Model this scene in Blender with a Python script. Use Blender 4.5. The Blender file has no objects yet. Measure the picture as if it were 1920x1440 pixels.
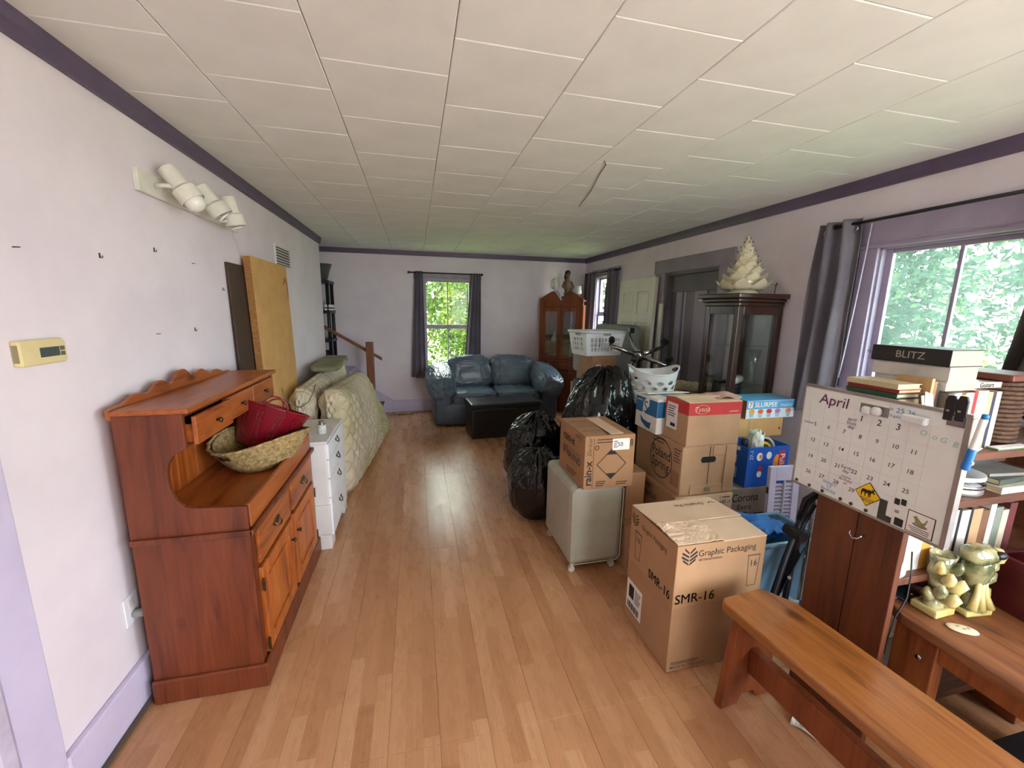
import bpy, math, random
from mathutils import Vector, Matrix, noise
random.seed(7)
SC = bpy.context.scene
COL = SC.collection
R = math.radians

# ------------------------------------------------------------------ camera
cam_d = bpy.data.cameras.new('camera'); cam = bpy.data.objects.new('camera', cam_d); COL.objects.link(cam)
cam_d.sensor_width = 36.0; cam_d.lens = 760.0 / 1920.0 * 36.0; cam_d.clip_start = 0.02; cam_d.clip_end = 300
def cam_matrix(yaw, pitch, roll, loc):
    f = Vector((math.sin(yaw)*math.cos(pitch), math.cos(yaw)*math.cos(pitch), -math.sin(pitch)))
    r = Vector((math.cos(yaw), -math.sin(yaw), 0)); u = r.cross(f)
    r2 = math.cos(roll)*r + math.sin(roll)*u; u2 = -math.sin(roll)*r + math.cos(roll)*u
    m = Matrix((r2, u2, -f)).transposed().to_4x4(); m.translation = loc
    return m
cam.matrix_world = cam_matrix(R(13.39), R(10.41), R(0.927), Vector((0, 0, 1.55)))
SC.camera = cam

# ------------------------------------------------------------------ world, sun, exposure
SC.view_settings.view_transform = 'Standard'; SC.view_settings.look = 'None'
SC.view_settings.gamma = 1.0; SC.view_settings.use_curve_mapping = False
SC.view_settings.exposure = 1.2
W = bpy.data.worlds.new('sky'); SC.world = W; W.use_nodes = True
bg = W.node_tree.nodes['Background']; bg.inputs[0].default_value = (0.86, 0.94, 1.0, 1); bg.inputs[1].default_value = 9.0
sun_d = bpy.data.lights.new('sun', 'SUN'); sun_d.energy = 14.0; sun_d.angle = R(2); sun_d.color = (1.0, 0.95, 0.84)
sun = bpy.data.objects.new('sun', sun_d); COL.objects.link(sun)
sun.rotation_euler = Vector((0.72, 0.10, -0.70)).to_track_quat('-Z', 'Y').to_euler()
def portal(name, loc, direction, w, h):
    d = bpy.data.lights.new(name, 'AREA'); d.shape = 'RECTANGLE'; d.size = w; d.size_y = h
    d.cycles.is_portal = True
    o = bpy.data.objects.new(name, d); COL.objects.link(o); o.location = loc
    o.rotation_euler = Vector(direction).to_track_quat('-Z', 'Z').to_euler()
portal('daylight_portal', (2.77, 1.54, 1.52), (-1, 0, 0), 0.80, 0.86)
portal('daylight_portal', (2.77, 5.45, 1.55), (-1, 0, 0), 0.70, 1.10)
portal('daylight_portal', (0.46, 6.33, 1.26), (0, -1, 0), 0.72, 1.42)
portal('daylight_portal', (2.77, -0.80, 1.325), (-1, 0, 0), 1.5, 1.65)
portal('daylight_portal', (1.80, -1.83, 1.30), (0, 1, 0), 1.3, 1.9)
SC.cycles.max_bounces = 10; SC.cycles.diffuse_bounces = 5; SC.cycles.transparent_max_bounces = 12
SC.cycles.sample_clamp_indirect = 6.0

# ------------------------------------------------------------------ helpers
def lin(c):
    f = lambda v: (v/255/12.92) if v <= 10 else ((v/255+0.055)/1.055)**2.4
    return (f(c[0]), f(c[1]), f(c[2]), 1.0)
_mats = {}
def _new(name):
    m = bpy.data.materials.new(name); m.use_nodes = True; nt = m.node_tree
    return m, nt, nt.nodes['Principled BSDF']
def _noise(nt, scale, vec=None, detail=4.0, rough=0.6, dist=0.0):
    n = nt.nodes.new('ShaderNodeTexNoise'); n.inputs['Scale'].default_value = scale
    n.inputs['Detail'].default_value = detail; n.inputs['Roughness'].default_value = rough; n.inputs['Distortion'].default_value = dist
    if vec: nt.links.new(vec, n.inputs['Vector'])
    return n
def _ramp(nt, fac, stops):
    r = nt.nodes.new('ShaderNodeValToRGB'); e = r.color_ramp.elements
    e[0].position, e[0].color = stops[0]; e[1].position, e[1].color = stops[-1]
    for p, c in stops[1:-1]:
        k = e.new(p); k.color = c
    nt.links.new(fac, r.inputs[0]); return r
def _coords(nt, scale=(1, 1, 1), kind='Object'):
    t = nt.nodes.new('ShaderNodeTexCoord'); mp = nt.nodes.new('ShaderNodeMapping'); mp.inputs['Scale'].default_value = scale
    nt.links.new(t.outputs[kind], mp.inputs['Vector']); return mp.outputs[0]
def _bump(nt, b, h, strength, dist=0.01):
    k = nt.nodes.new('ShaderNodeBump'); k.inputs['Strength'].default_value = strength; k.inputs['Distance'].default_value = dist
    nt.links.new(h, k.inputs['Height']); nt.links.new(k.outputs[0], b.inputs['Normal'])
def mat(name, c, rough=0.6, c2=None, ns=6.0, metal=0.0, bump=0.0, bs=60.0, spec=0.5, coat=0.0, stretch=(1, 1, 1), lo=0.35, hi=0.68):
    if name in _mats: return _mats[name]
    m, nt, b = _new(name)
    b.inputs['Base Color'].default_value = lin(c); b.inputs['Roughness'].default_value = rough
    b.inputs['Metallic'].default_value = metal; b.inputs['Specular IOR Level'].default_value = spec
    if coat: b.inputs['Coat Weight'].default_value = coat; b.inputs['Coat Roughness'].default_value = 0.15
    if c2 is not None:
        v = _coords(nt, stretch); n = _noise(nt, ns, v)
        r = _ramp(nt, n.outputs['Fac'], [(lo, lin(c)), (hi, lin(c2))]); nt.links.new(r.outputs[0], b.inputs['Base Color'])
    if bump:
        n2 = _noise(nt, bs, _coords(nt, stretch)); _bump(nt, b, n2.outputs['Fac'], bump)
    _mats[name] = m; return m
def wood(name, a, b_, dark, axis='y', scale=1.0, rough=0.35, knots=True, coat=0.0):
    m, nt, b = _new(name)
    st = {'x': (0.9, 9, 9), 'y': (9, 0.9, 9), 'z': (9, 9, 0.9)}[axis]
    v = _coords(nt, tuple(s*scale for s in st)); n = _noise(nt, 2.2, v, 6.0, 0.62, 0.6)
    r = _ramp(nt, n.outputs['Fac'], [(0.30, lin(dark)), (0.46, lin(a)), (0.70, lin(b_))])
    st2 = {'x': (3, 60, 60), 'y': (60, 3, 60), 'z': (60, 60, 3)}[axis]
    n2 = _noise(nt, 1.5, _coords(nt, st2), 3.0)
    mx = nt.nodes.new('ShaderNodeMix'); mx.data_type = 'RGBA'; mx.blend_type = 'MULTIPLY'; mx.inputs[0].default_value = 0.45
    r2 = _ramp(nt, n2.outputs['Fac'], [(0.35, (0.62, 0.55, 0.5, 1)), (0.6, (1, 1, 1, 1))])
    nt.links.new(r.outputs[0], mx.inputs[6]); nt.links.new(r2.outputs[0], mx.inputs[7]); out = mx.outputs[2]
    if knots:
        vo = nt.nodes.new('ShaderNodeTexVoronoi'); vo.inputs['Scale'].default_value = 1.0
        st3 = {'x': (2.6, 5.2, 5.2), 'y': (5.2, 2.6, 5.2), 'z': (5.2, 5.2, 2.6)}[axis]
        nt.links.new(_coords(nt, st3), vo.inputs['Vector'])
        r3 = _ramp(nt, vo.outputs['Distance'], [(0.06, (0.20, 0.11, 0.08, 1)), (0.15, (1, 1, 1, 1))])
        m2 = nt.nodes.new('ShaderNodeMix'); m2.data_type = 'RGBA'; m2.blend_type = 'MULTIPLY'; m2.inputs[0].default_value = 0.75
        nt.links.new(out, m2.inputs[6]); nt.links.new(r3.outputs[0], m2.inputs[7]); out = m2.outputs[2]
    nt.links.new(out, b.inputs['Base Color']); b.inputs['Roughness'].default_value = rough
    if coat: b.inputs['Coat Weight'].default_value = coat; b.inputs['Coat Roughness'].default_value = 0.25
    _bump(nt, b, n2.outputs['Fac'], 0.08)
    _mats[name] = m; return m
def glass_mat(name, tint=(1, 1, 1), haze=0.0, hazecol=(220, 235, 225), gloss=0.08):
    m, nt, b = _new(name); nt.nodes.remove(b); out = nt.nodes['Material Output']
    tr = nt.nodes.new('ShaderNodeBsdfTransparent'); tr.inputs[0].default_value = (*tint, 1)
    gl = nt.nodes.new('ShaderNodeBsdfGlossy'); gl.inputs['Roughness'].default_value = 0.03
    mx = nt.nodes.new('ShaderNodeMixShader'); mx.inputs[0].default_value = gloss
    nt.links.new(tr.outputs[0], mx.inputs[1]); nt.links.new(gl.outputs[0], mx.inputs[2]); last = mx
    if haze:
        tl = nt.nodes.new('ShaderNodeBsdfTranslucent'); tl.inputs[0].default_value = lin(hazecol)
        n = _noise(nt, 9, _coords(nt, (1, 1, 0.25))); r = _ramp(nt, n.outputs['Fac'], [(0.3, (haze*0.55,)*3+(1,)), (0.75, (haze*1.3,)*3+(1,))])
        m2 = nt.nodes.new('ShaderNodeMixShader'); nt.links.new(r.outputs[0], m2.inputs[0])
        nt.links.new(last.outputs[0], m2.inputs[1]); nt.links.new(tl.outputs[0], m2.inputs[2]); last = m2
    nt.links.new(last.outputs[0], out.inputs[0]); _mats[name] = m; return m
def leaf_mat(name, c1, c2, c3):
    m, nt, b = _new(name); out = nt.nodes['Material Output']
    n = _noise(nt, 1.7, _coords(nt), 5.0); r = _ramp(nt, n.outputs['Fac'], [(0.35, lin(c1)), (0.5, lin(c2)), (0.66, lin(c3))])
    nt.links.new(r.outputs[0], b.inputs['Base Color']); b.inputs['Roughness'].default_value = 0.6
    tl = nt.nodes.new('ShaderNodeBsdfTranslucent'); nt.links.new(r.outputs[0], tl.inputs[0])
    mx = nt.nodes.new('ShaderNodeMixShader'); mx.inputs[0].default_value = 0.45
    nt.links.new(b.outputs[0], mx.inputs[1]); nt.links.new(tl.outputs[0], mx.inputs[2]); nt.links.new(mx.outputs[0], out.inputs[0])
    _mats[name] = m; return m

class MB:
    """collects shapes; obj() links them as one mesh object"""
    def __init__(s): s.V = []; s.F = []
    def add(s, V, F):
        n = len(s.V); s.V += [tuple(v) for v in V]; s.F += [tuple(i+n for i in f) for f in F]; return s
    def box(s, a, b, M=None):
        x0, y0, z0 = a; x1, y1, z1 = b
        V = [Vector(p) for p in ((x0,y0,z0),(x1,y0,z0),(x1,y1,z0),(x0,y1,z0),(x0,y0,z1),(x1,y0,z1),(x1,y1,z1),(x0,y1,z1))]
        if M: V = [M @ v for v in V]
        return s.add(V, [(0,3,2,1),(4,5,6,7),(0,1,5,4),(1,2,6,5),(2,3,7,6),(3,0,4,7)])
    def cbox(s, c, d, M=None):
        return s.box([c[i]-d[i]/2 for i in range(3)], [c[i]+d[i]/2 for i in range(3)], M)
    def prism(s, pts, axis, a, b, M=None):
        """polygon in the plane across axis, from a to b. axis x: (y,z), y: (x,z), z: (x,y)"""
        def P(p, t): return Vector({'x': (t, p[0], p[1]), 'y': (p[0], t, p[1]), 'z': (p[0], p[1], t)}[axis])
        n = len(pts); V = [P(p, a) for p in pts] + [P(p, b) for p in pts]
        if M: V = [M @ v for v in V]
        F = [tuple(range(n))[::-1], tuple(range(n, 2*n))] + [(i, (i+1) % n, n+(i+1) % n, n+i) for i in range(n)]
        return s.add(V, F)
    def tube(s, pts, r, n=8, closed=False):
        pts = [Vector(p) for p in pts]; k = len(pts); V = []; F = []; rr = r if isinstance(r, (list, tuple)) else [r]*k
        prev = None
        for i, p in enumerate(pts):
            d = (pts[(i+1) % k]-pts[i-1]) if closed else (pts[min(i+1, k-1)]-pts[max(i-1, 0)])
            if d.length < 1e-9: d = Vector((0, 0, 1))
            d.normalize()
            u = prev - d*prev.dot(d) if prev else d.orthogonal()
            if u.length < 1e-6: u = d.orthogonal()
            u.normalize(); prev = u; w = d.cross(u)
            for j in range(n):
                a = 2*math.pi*j/n; V.append(p + (u*math.cos(a)+w*math.sin(a))*rr[i])
        for i in range(k if closed else k-1):
            a, b = i*n, ((i+1) % k)*n
            for j in range(n): F.append((a+j, a+(j+1) % n, b+(j+1) % n, b+j))
        if not closed: F += [tuple(range(n))[::-1], tuple(range((k-1)*n, k*n))]
        return s.add(V, F)
    def lathe(s, prof, n=24, c=(0, 0, 0), sx=1.0, sy=1.0, M=None, caps=True):
        V = []; F = []
        for r, z in prof:
            for j in range(n):
                a = 2*math.pi*j/n; v = Vector((c[0]+r*sx*math.cos(a), c[1]+r*sy*math.sin(a), c[2]+z)); V.append(M @ v if M else v)
        k = len(prof)
        for i in range(k-1):
            for j in range(n): F.append((i*n+j, i*n+(j+1) % n, (i+1)*n+(j+1) % n, (i+1)*n+j))
        if caps: F += [tuple(range(n))[::-1], tuple(range((k-1)*n, k*n))]
        return s.add(V, F)
    def grid(s, f, nu, nv, wrap=False, skip=None):
        V = [f(i/(nu if wrap else nu-1), j/(nv-1)) for j in range(nv) for i in range(nu)]; F = []
        for j in range(nv-1):
            for i in range(nu if wrap else nu-1):
                if skip and skip(i, j): continue
                F.append((j*nu+i, j*nu+(i+1) % nu, (j+1)*nu+(i+1) % nu, (j+1)*nu+i))
        return s.add(V, F)
    def blob(s, c, d, e=0.5, nu=40, nv=24, disp=None, M=None):
        """rounded cushion: superellipsoid of half sizes d; disp(dir) adds relief"""
        def sg(v, p): return math.copysign(abs(v)**p, v)
        V = []; F = []
        for j in range(nv+1):
            ph = -math.pi/2+math.pi*j/nv
            for i in range(nu):
                th = 2*math.pi*i/nu
                q = Vector((sg(math.cos(ph), e)*sg(math.cos(th), e), sg(math.cos(ph), e)*sg(math.sin(th), e), sg(math.sin(ph), e)))
                k = 1+(disp(q) if disp else 0)
                v = Vector((q.x*d[0]*k, q.y*d[1]*k, q.z*d[2]*k)); v = M @ v if M else v
                V.append(v+Vector(c))
        for j in range(nv):
            for i in range(nu): F.append((j*nu+i, j*nu+(i+1) % nu, (j+1)*nu+(i+1) % nu, (j+1)*nu+i))
        return s.add(V, F)
    def mesh(s, name, m=None, smooth=False):
        me = bpy.data.meshes.new(name); me.from_pydata(s.V, [], s.F); me.validate(); me.update()
        if m: me.materials.append(m)
        if smooth: me.polygons.foreach_set('use_smooth', [True]*len(me.polygons))
        return me
    def obj(s, name, m, parent=None, smooth=False, bevel=0.0, solid=0.0, sub=0, label=None, kind=None):
        me = s.mesh(name, m, smooth); o = bpy.data.objects.new(name, me); COL.objects.link(o)
        if parent: o.parent = parent
        if solid: k = o.modifiers.new('thickness', 'SOLIDIFY'); k.thickness = solid; k.offset = 0
        if bevel:
            k = o.modifiers.new('edge', 'BEVEL'); k.width = bevel; k.segments = 2; k.limit_method = 'ANGLE'; k.angle_limit = R(40)
        if sub: k = o.modifiers.new('smooth', 'SUBSURF'); k.levels = sub; k.render_levels = sub
        if label: o['label'] = label
        if kind: o['kind'] = kind
        return o
def B(*boxes):
    m = MB()
    for a, b in boxes: m.box(a, b)
    return m
def tag(o, label, cat, group=None):
    o['label'] = label; o['category'] = cat
    if group: o['group'] = group
    return o
def thing(name, label, cat, loc=(0, 0, 0), rz=0.0, group=None, rot=None):
    o = bpy.data.objects.new(name, None); COL.objects.link(o); o.empty_display_size = 0.05
    o.location = loc; o.rotation_euler = rot if rot else (0, 0, R(rz)); return tag(o, label, cat, group)
def struct(o): o['kind'] = 'structure'; return o
def copy_tree(o, parent=None):
    c = o.copy(); COL.objects.link(c); c.parent = parent
    for ch in [k for k in bpy.data.objects if k.parent == o]: copy_tree(ch, c)
    return c
FACE = {'-y': ((1,0,0),(0,0,1)), '-x': ((0,-1,0),(0,0,1)), '+x': ((0,1,0),(0,0,1)), 'top': ((1,0,0),(0,1,0)), 'top-': ((-1,0,0),(0,-1,0))}
def text(s, size, m, parent, loc, face='-y', rot=0.0, bold=0.0, name='lettering', sx=1.0, shear=0.0, align='CENTER', dbl=0.0):
    c = bpy.data.curves.new(name, 'FONT'); c.body = s; c.size = size; c.align_x = align; c.align_y = 'CENTER'
    c.offset = bold*size*0.38; c.shear = shear; c.resolution_u = 3; c.space_line = 0.85; c.materials.append(m)
    o = bpy.data.objects.new(name, c); COL.objects.link(o); o.parent = parent
    r, u = (Vector(v) for v in FACE[face]); a = R(rot); r2 = r*math.cos(a)+u*math.sin(a); u2 = -r*math.sin(a)+u*math.cos(a)
    if dbl: text(s, size, m, parent, Vector(loc)+r2*dbl, face, rot, bold, name, sx, shear, align)
    mm = Matrix((r2*sx, u2, r2.cross(u2))).transposed().to_4x4(); mm.translation = Vector(loc); o.matrix_local = mm
    return o
def flat(pts, m, parent, face, origin, name='print', off=0.0, t=0.0006):
    """flat printed shape: polygon points (u,v) on a face, from an origin"""
    r, u = (Vector(v) for v in FACE[face]); n = r.cross(u); o = Vector(origin); b = MB(); k = len(pts)
    V = [o+r*p[0]+u*p[1]+n*off for p in pts] + [o+r*p[0]+u*p[1]+n*(off+t) for p in pts]
    b.add(V, [tuple(range(k))[::-1], tuple(range(k, 2*k))]+[(i, (i+1) % k, k+(i+1) % k, k+i) for i in range(k)])
    return b.obj(name, m, parent)
def rect(u0, v0, u1, v1): return [(u0, v0), (u1, v0), (u1, v1), (u0, v1)]
def disc(u, v, ru, rv=None, n=20):
    rv = rv or ru; return [(u+ru*math.cos(2*math.pi*i/n), v+rv*math.sin(2*math.pi*i/n)) for i in range(n)]
def ring(u, v, r, w, m, parent, face, origin, name='print', rv=None, n=32):
    rr, uu = (Vector(k) for k in FACE[face]); nn = rr.cross(uu); o = Vector(origin); b = MB(); rv = rv or r; V = []
    for i in range(n):
        a = 2*math.pi*i/n
        for k in (1, 1-w): V.append(o+rr*(u+r*k*math.cos(a))+uu*(v+rv*k*math.sin(a))+nn*0.0008)
    b.add(V, [(2*i, 2*((i+1) % n), 2*((i+1) % n)+1, 2*i+1) for i in range(n)]); return b.obj(name, m, parent)

# ------------------------------------------------------------------ shared materials
M_WALL = mat('lilac_wall_paint', (231, 221, 228), 0.75, (222, 211, 220), 3.0, bump=0.04, bs=30)
M_CEIL = mat('white_ceiling_board', (238, 240, 237), 0.7, (230, 232, 228), 4.0, bump=0.05, bs=90)
M_CEILBASE = mat('ceiling_backing', (205, 203, 196), 0.8, (198, 196, 190))
M_CROWN = mat('plum_trim_paint', (94, 80, 106), 0.45, (84, 71, 96), 5.0)
M_BASE = mat('lavender_trim_paint', (208, 198, 224), 0.5, (200, 189, 217), 6.0, bump=0.03)
M_FRAME = mat('window_purple_paint', (166, 154, 178), 0.4, (156, 144, 168), 8.0)
M_FRAMEL = mat('window_grey_paint', (168, 158, 172), 0.5, (150, 140, 156), 8.0)
M_GLASS = glass_mat('window_glass', gloss=0.012)
M_GLASSS = glass_mat('dimmed_window_glass', (0.80, 0.82, 0.76), gloss=0.008)  # tint added to dim the overbright garden behind the far window
M_GLASSD = glass_mat('dirty_dimmed_window_glass', (0.70, 0.78, 0.74), 0.045, (200, 228, 218), gloss=0.015)  # haze is dirt; the tint is added to dim the bright outdoors
M_CABGL = glass_mat('cabinet_glass', (0.94, 0.97, 0.96), gloss=0.10)
M_INK = mat('black_print', (34, 28, 26), 0.8, (44, 36, 32))
M_INKB = mat('brown_print', (84, 60, 42), 0.8, (74, 52, 36))
M_WHITE = mat('white_print', (236, 234, 230), 0.7, (226, 224, 220))
M_BLK = mat('black_plastic', (22, 22, 25), 0.4, (30, 30, 33))
M_CHROME = mat('polished_metal', (190, 190, 190), 0.18, (170, 170, 172), metal=1.0)
M_BRASS = mat('dark_brass', (96, 80, 48), 0.4, (70, 58, 34), 30, metal=0.8)
M_CARD = mat('cardboard', (164, 124, 88), 0.85, (154, 114, 80), 5.0, bump=0.03, bs=40)
M_CARDL = mat('pale_cardboard', (184, 148, 114), 0.85, (172, 136, 104), 5.0, bump=0.03, bs=40)
M_CARDI = mat('cardboard_inside', (216, 186, 158), 0.85, (206, 176, 148), 5.0)
M_TAPE = mat('brown_tape', (150, 112, 78), 0.35, (140, 104, 72))
M_CURT = mat('grey_curtain_cloth', (112, 106, 116), 0.85, (98, 93, 104), 4.0, bump=0.06, bs=300)
M_PINE = wood('honey_pine', (158, 82, 34), (180, 102, 46), (108, 46, 18), 'y', 1.0, 0.38)
M_PINEZ = wood('honey_pine_upright', (168, 86, 32), (192, 110, 46), (116, 50, 18), 'z', 1.0, 0.38)
M_PINED = wood('red_stained_pine', (108, 50, 24), (122, 60, 31), (74, 31, 15), 'z', 0.8, 0.45)
M_BENCH = wood('bench_pine', (140, 84, 38), (158, 101, 52), (92, 50, 22), 'y', 1.0, 0.3, coat=0.5)
M_MAHOG = wood('dark_mahogany', (56, 31, 24), (70, 41, 31), (34, 17, 13), 'z', 1.0, 0.3, knots=False, coat=0.3)
M_BROWN = wood('brown_stained_board', (90, 43, 18), (108, 55, 26), (54, 24, 11), 'z', 0.9, 0.5)
M_PAPER = mat('book_paper', (212, 194, 160), 0.85, (198, 178, 144), 40, stretch=(1, 1, 30))

# ------------------------------------------------------------------ floor
def plank_mat():
    m, nt, b = _new('oak_laminate'); N = nt.nodes; L = nt.links
    def mth(op, a, c=None):
        k = N.new('ShaderNodeMath'); k.operation = op
        for i, v in enumerate((a, c)):
            if v is None: continue
            if isinstance(v, (int, float)): k.inputs[i].default_value = v
            else: L.new(v, k.inputs[i])
        return k.outputs[0]
    g = N.new('ShaderNodeNewGeometry'); sp = N.new('ShaderNodeSeparateXYZ'); L.new(g.outputs['Position'], sp.inputs[0])
    sx = mth('DIVIDE', mth('ADD', sp.outputs[0], 0.135), 0.061); ix = mth('FLOOR', sx)
    w1 = N.new('ShaderNodeTexWhiteNoise'); w1.noise_dimensions = '1D'; L.new(ix, w1.inputs['W'])
    sy = mth('ADD', mth('DIVIDE', sp.outputs[1], 0.62), mth('MULTIPLY', w1.outputs['Value'], 9.0)); iy = mth('FLOOR', sy)
    cv = N.new('ShaderNodeCombineXYZ'); L.new(ix, cv.inputs[0]); L.new(iy, cv.inputs[1])
    w2 = N.new('ShaderNodeTexWhiteNoise'); w2.noise_dimensions = '2D'; L.new(cv.outputs[0], w2.inputs['Vector'])
    base = _ramp(nt, w2.outputs['Value'], [(0.0, lin((172, 121, 84))), (0.5, lin((186, 136, 98))), (1.0, lin((199, 152, 114)))])
    gv = N.new('ShaderNodeCombineXYZ'); L.new(mth('MULTIPLY', sp.outputs[0], 20.0), gv.inputs[0])
    L.new(mth('MULTIPLY', sp.outputs[1], 0.6), gv.inputs[1]); L.new(mth('MULTIPLY', w2.outputs['Value'], 37.0), gv.inputs[2])
    n = _noise(nt, 1.0, gv.outputs[0], 1.6, 0.45, 0.15)
    wv = mth('FRACT', mth('MULTIPLY', n.outputs['Fac'], 11.0))
    gr = _ramp(nt, wv, [(0.0, (0.80, 0.73, 0.67, 1)), (0.25, (1, 1, 1, 1)), (1.0, (0.95, 0.92, 0.89, 1))])
    mx = N.new('ShaderNodeMix'); mx.data_type = 'RGBA'; mx.blend_type = 'MULTIPLY'; mx.inputs[0].default_value = 0.6
    L.new(base.outputs[0], mx.inputs[6]); L.new(gr.outputs[0], mx.inputs[7])
    ex = mth('LESS_THAN', mth('FRACT', sx), 0.03); ey = mth('LESS_THAN', mth('FRACT', sy), 0.004)
    dk = N.new('ShaderNodeMix'); dk.data_type = 'RGBA'; dk.blend_type = 'MULTIPLY'; L.new(mth('MULTIPLY', mth('MAXIMUM', ex, ey), 0.22), dk.inputs[0])
    L.new(mx.outputs[2], dk.inputs[6]); dk.inputs[7].default_value = (0.45, 0.33, 0.25, 1)
    L.new(dk.outputs[2], b.inputs['Base Color'])
    n2 = _noise(nt, 5, _coords(nt, (3, 1, 1)), 9.0, 0.8)
    rr = _ramp(nt, n2.outputs['Fac'], [(0.35, (0.24,)*3+(1,)), (0.7, (0.34,)*3+(1,))]); L.new(rr.outputs[0], b.inputs['Roughness'])
    _bump(nt, b, n2.outputs['Fac'], 0.05, 0.004); return m
M_FLOOR = plank_mat()
fl = struct(B(((-2.3, -1.8, -0.10), (2.75, 6.3, -0.012))).obj('floor', mat('subfloor', (120, 84, 56), 0.8, (100, 70, 48))))
def chamfer_slab(w, d, h, c, up=True):
    m = MB(); z0, z1 = (0, h) if up else (h, 0); zc = h-c if up else c
    V = [(x*w/2, y*d/2, z0) for x, y in ((-1,-1),(1,-1),(1,1),(-1,1))] + [(x*w/2, y*d/2, zc) for x, y in ((-1,-1),(1,-1),(1,1),(-1,1))] + \
        [(x*(w/2-c), y*(d/2-c), z1) for x, y in ((-1,-1),(1,-1),(1,1),(-1,1))]
    F = [(0,3,2,1)]+[(i, (i+1) % 4, 4+(i+1) % 4, 4+i) for i in range(4)]+[(4+i, 4+(i+1) % 4, 8+(i+1) % 4, 8+i) for i in range(4)]+[(8,9,10,11)]
    if not up: F = [f[::-1] for f in F]
    return m.add(V, F)
_slabs = {}
def slab(name, w, d, h, c, m, up):
    k = (name, round(w, 3), round(d, 3))
    if k not in _slabs: _slabs[k] = chamfer_slab(w, d, h, c, up).mesh(name, m)
    return _slabs[k]
def lay(name, parent, xs, ys, z, h, gap, c, m, up):
    for x0, x1 in xs:
        for y0, y1 in ys(x0):
            o = bpy.data.objects.new(name, slab(name, x1-x0-gap, y1-y0-gap, h, c, m, up)); COL.objects.link(o)
            o.location = ((x0+x1)/2, (y0+y1)/2, z); o.parent = parent
def cuts(a, b, first, step):
    e = [a]; k = first
    while k < b:
        if k > a+0.03: e.append(k)
        k += step
    if b-e[-1] < 0.03: e[-1] = b
    else: e.append(b)
    return list(zip(e[:-1], e[1:]))
lay('plank', fl, cuts(-1.09, 2.65, -0.135-0.183*6, 0.183), lambda x: cuts(-1.7, 6.2, 1.228-1.24*3, 1.24), -0.012, 0.012, 0.0006, 0.0006, M_FLOOR, True)
lay('plank', fl, cuts(-2.2, -1.09, -2.2, 0.183), lambda x: [(5.4, 6.2)], -0.012, 0.012, 0.0006, 0.0006, M_FLOOR, True)

# ------------------------------------------------------------------ ceiling
ce = struct(B(((-2.3, -1.8, 2.360), (2.75, 6.3, 2.48))).obj('ceiling', M_CEILBASE))
def tile_rows(x0):
    k = int(math.floor((x0+0.706+0.01)/0.421)); first = 1.39 if k % 2 == 0 else 1.60
    return cuts(-1.7, 6.2, first-0.417*8, 0.417)
lay('ceiling_tile', ce, cuts(-1.09, 2.65, -0.706-0.421*2, 0.421), tile_rows, 2.349, 0.012, 0.0026, 0.0026, M_CEIL, False)
struct(B(((-2.2, 5.4, 2.350), (-1.09, 6.2, 2.360))).obj('ceiling_alcove', M_CEIL))

# ------------------------------------------------------------------ walls
def wall(name, a, b, axis, holes=()):
    """box wall with rectangular openings (along-range, z-range)"""
    i = 1 if axis == 'x' else 0; m = MB()
    us = sorted({a[i], b[i], *[h[0] for h in holes], *[h[1] for h in holes]})
    for u0, u1 in zip(us[:-1], us[1:]):
        cut = sorted([(h[2], h[3]) for h in holes if h[0] <= u0+1e-6 and h[1] >= u1-1e-6]); z = a[2]
        for z0, z1 in cut+[(b[2], b[2])]:
            if z0 > z+1e-6:
                p, q = list(a), list(b); p[i], q[i], p[2], q[2] = u0, u1, z, z0; m.box(p, q)
            z = z1
    return struct(m.obj(name, M_WALL))
wall('wall_left', (-1.19, -1.8, 0), (-1.09, 5.4, 2.36), 'x')
wall('wall_back', (-2.3, 6.2, 0), (2.75, 6.3, 2.36), 'y', [(0.12, 0.84, 0.54, 1.97)])
wall('wall_right', (2.65, -1.8, 0), (2.75, 6.2, 2.36), 'x', [(1.20, 1.91, 1.10, 1.94), (5.15, 5.78, 1.00, 2.04), (3.20, 4.01, 0.0, 1.96), (-1.55, -0.05, 0.50, 2.15)])
wall('wall_front', (-1.09, -1.8, 0), (2.65, -1.7, 2.36), 'y', [(1.15, 2.45, 0.35, 2.25)])
wall('wall_alcove', (-2.3, 5.3, 0), (-2.2, 6.2, 2.36), 'x')
wall('wall_stair', (-2.2, 5.3, 0), (-1.19, 5.4, 2.36), 'y')
def trim(name, boxes, m, bevel=0.004): return struct(B(*boxes).obj(name, m, bevel=bevel))
def crown(n, pts, axis, a, b): return struct(MB().prism(pts, axis, a, b).obj(n, M_CROWN))
crown('trim_1', [(-1.09, 2.278), (-1.072, 2.280), (-1.062, 2.31), (-1.056, 2.349), (-1.09, 2.349)], 'y', -1.7, 5.4)
crown('trim_2', [(2.65, 2.278), (2.632, 2.280), (2.622, 2.31), (2.616, 2.349), (2.65, 2.349)], 'y', -1.7, 6.2)
crown('trim_3', [(6.2, 2.285), (6.184, 2.287), (6.172, 2.349), (6.2, 2.349)], 'x', -2.2, 2.62)
def baseboard(n, a, b): return struct(B((a, b)).obj(n, M_BASE, bevel=0.006))
baseboard('baseboard_left', (-1.09, 1.29, 0.0), (-1.066, 5.4, 0.178))
baseboard('baseboard_back', (-0.37, 6.172, 0.0), (2.62, 6.2, 0.180))
baseboard('baseboard_right', (2.626, 2.1, 0.0), (2.65, 3.05, 0.178))
baseboard('baseboard_corner', (2.626, 4.2, 0.0), (2.65, 6.17, 0.178))
struct(B(((-1.066, 1.30, 0), (-1.048, 5.4, 0.018))).obj('trim_4', mat('shoe_moulding', (92, 76, 66), 0.6, (80, 66, 58)), bevel=0.006))
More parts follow.
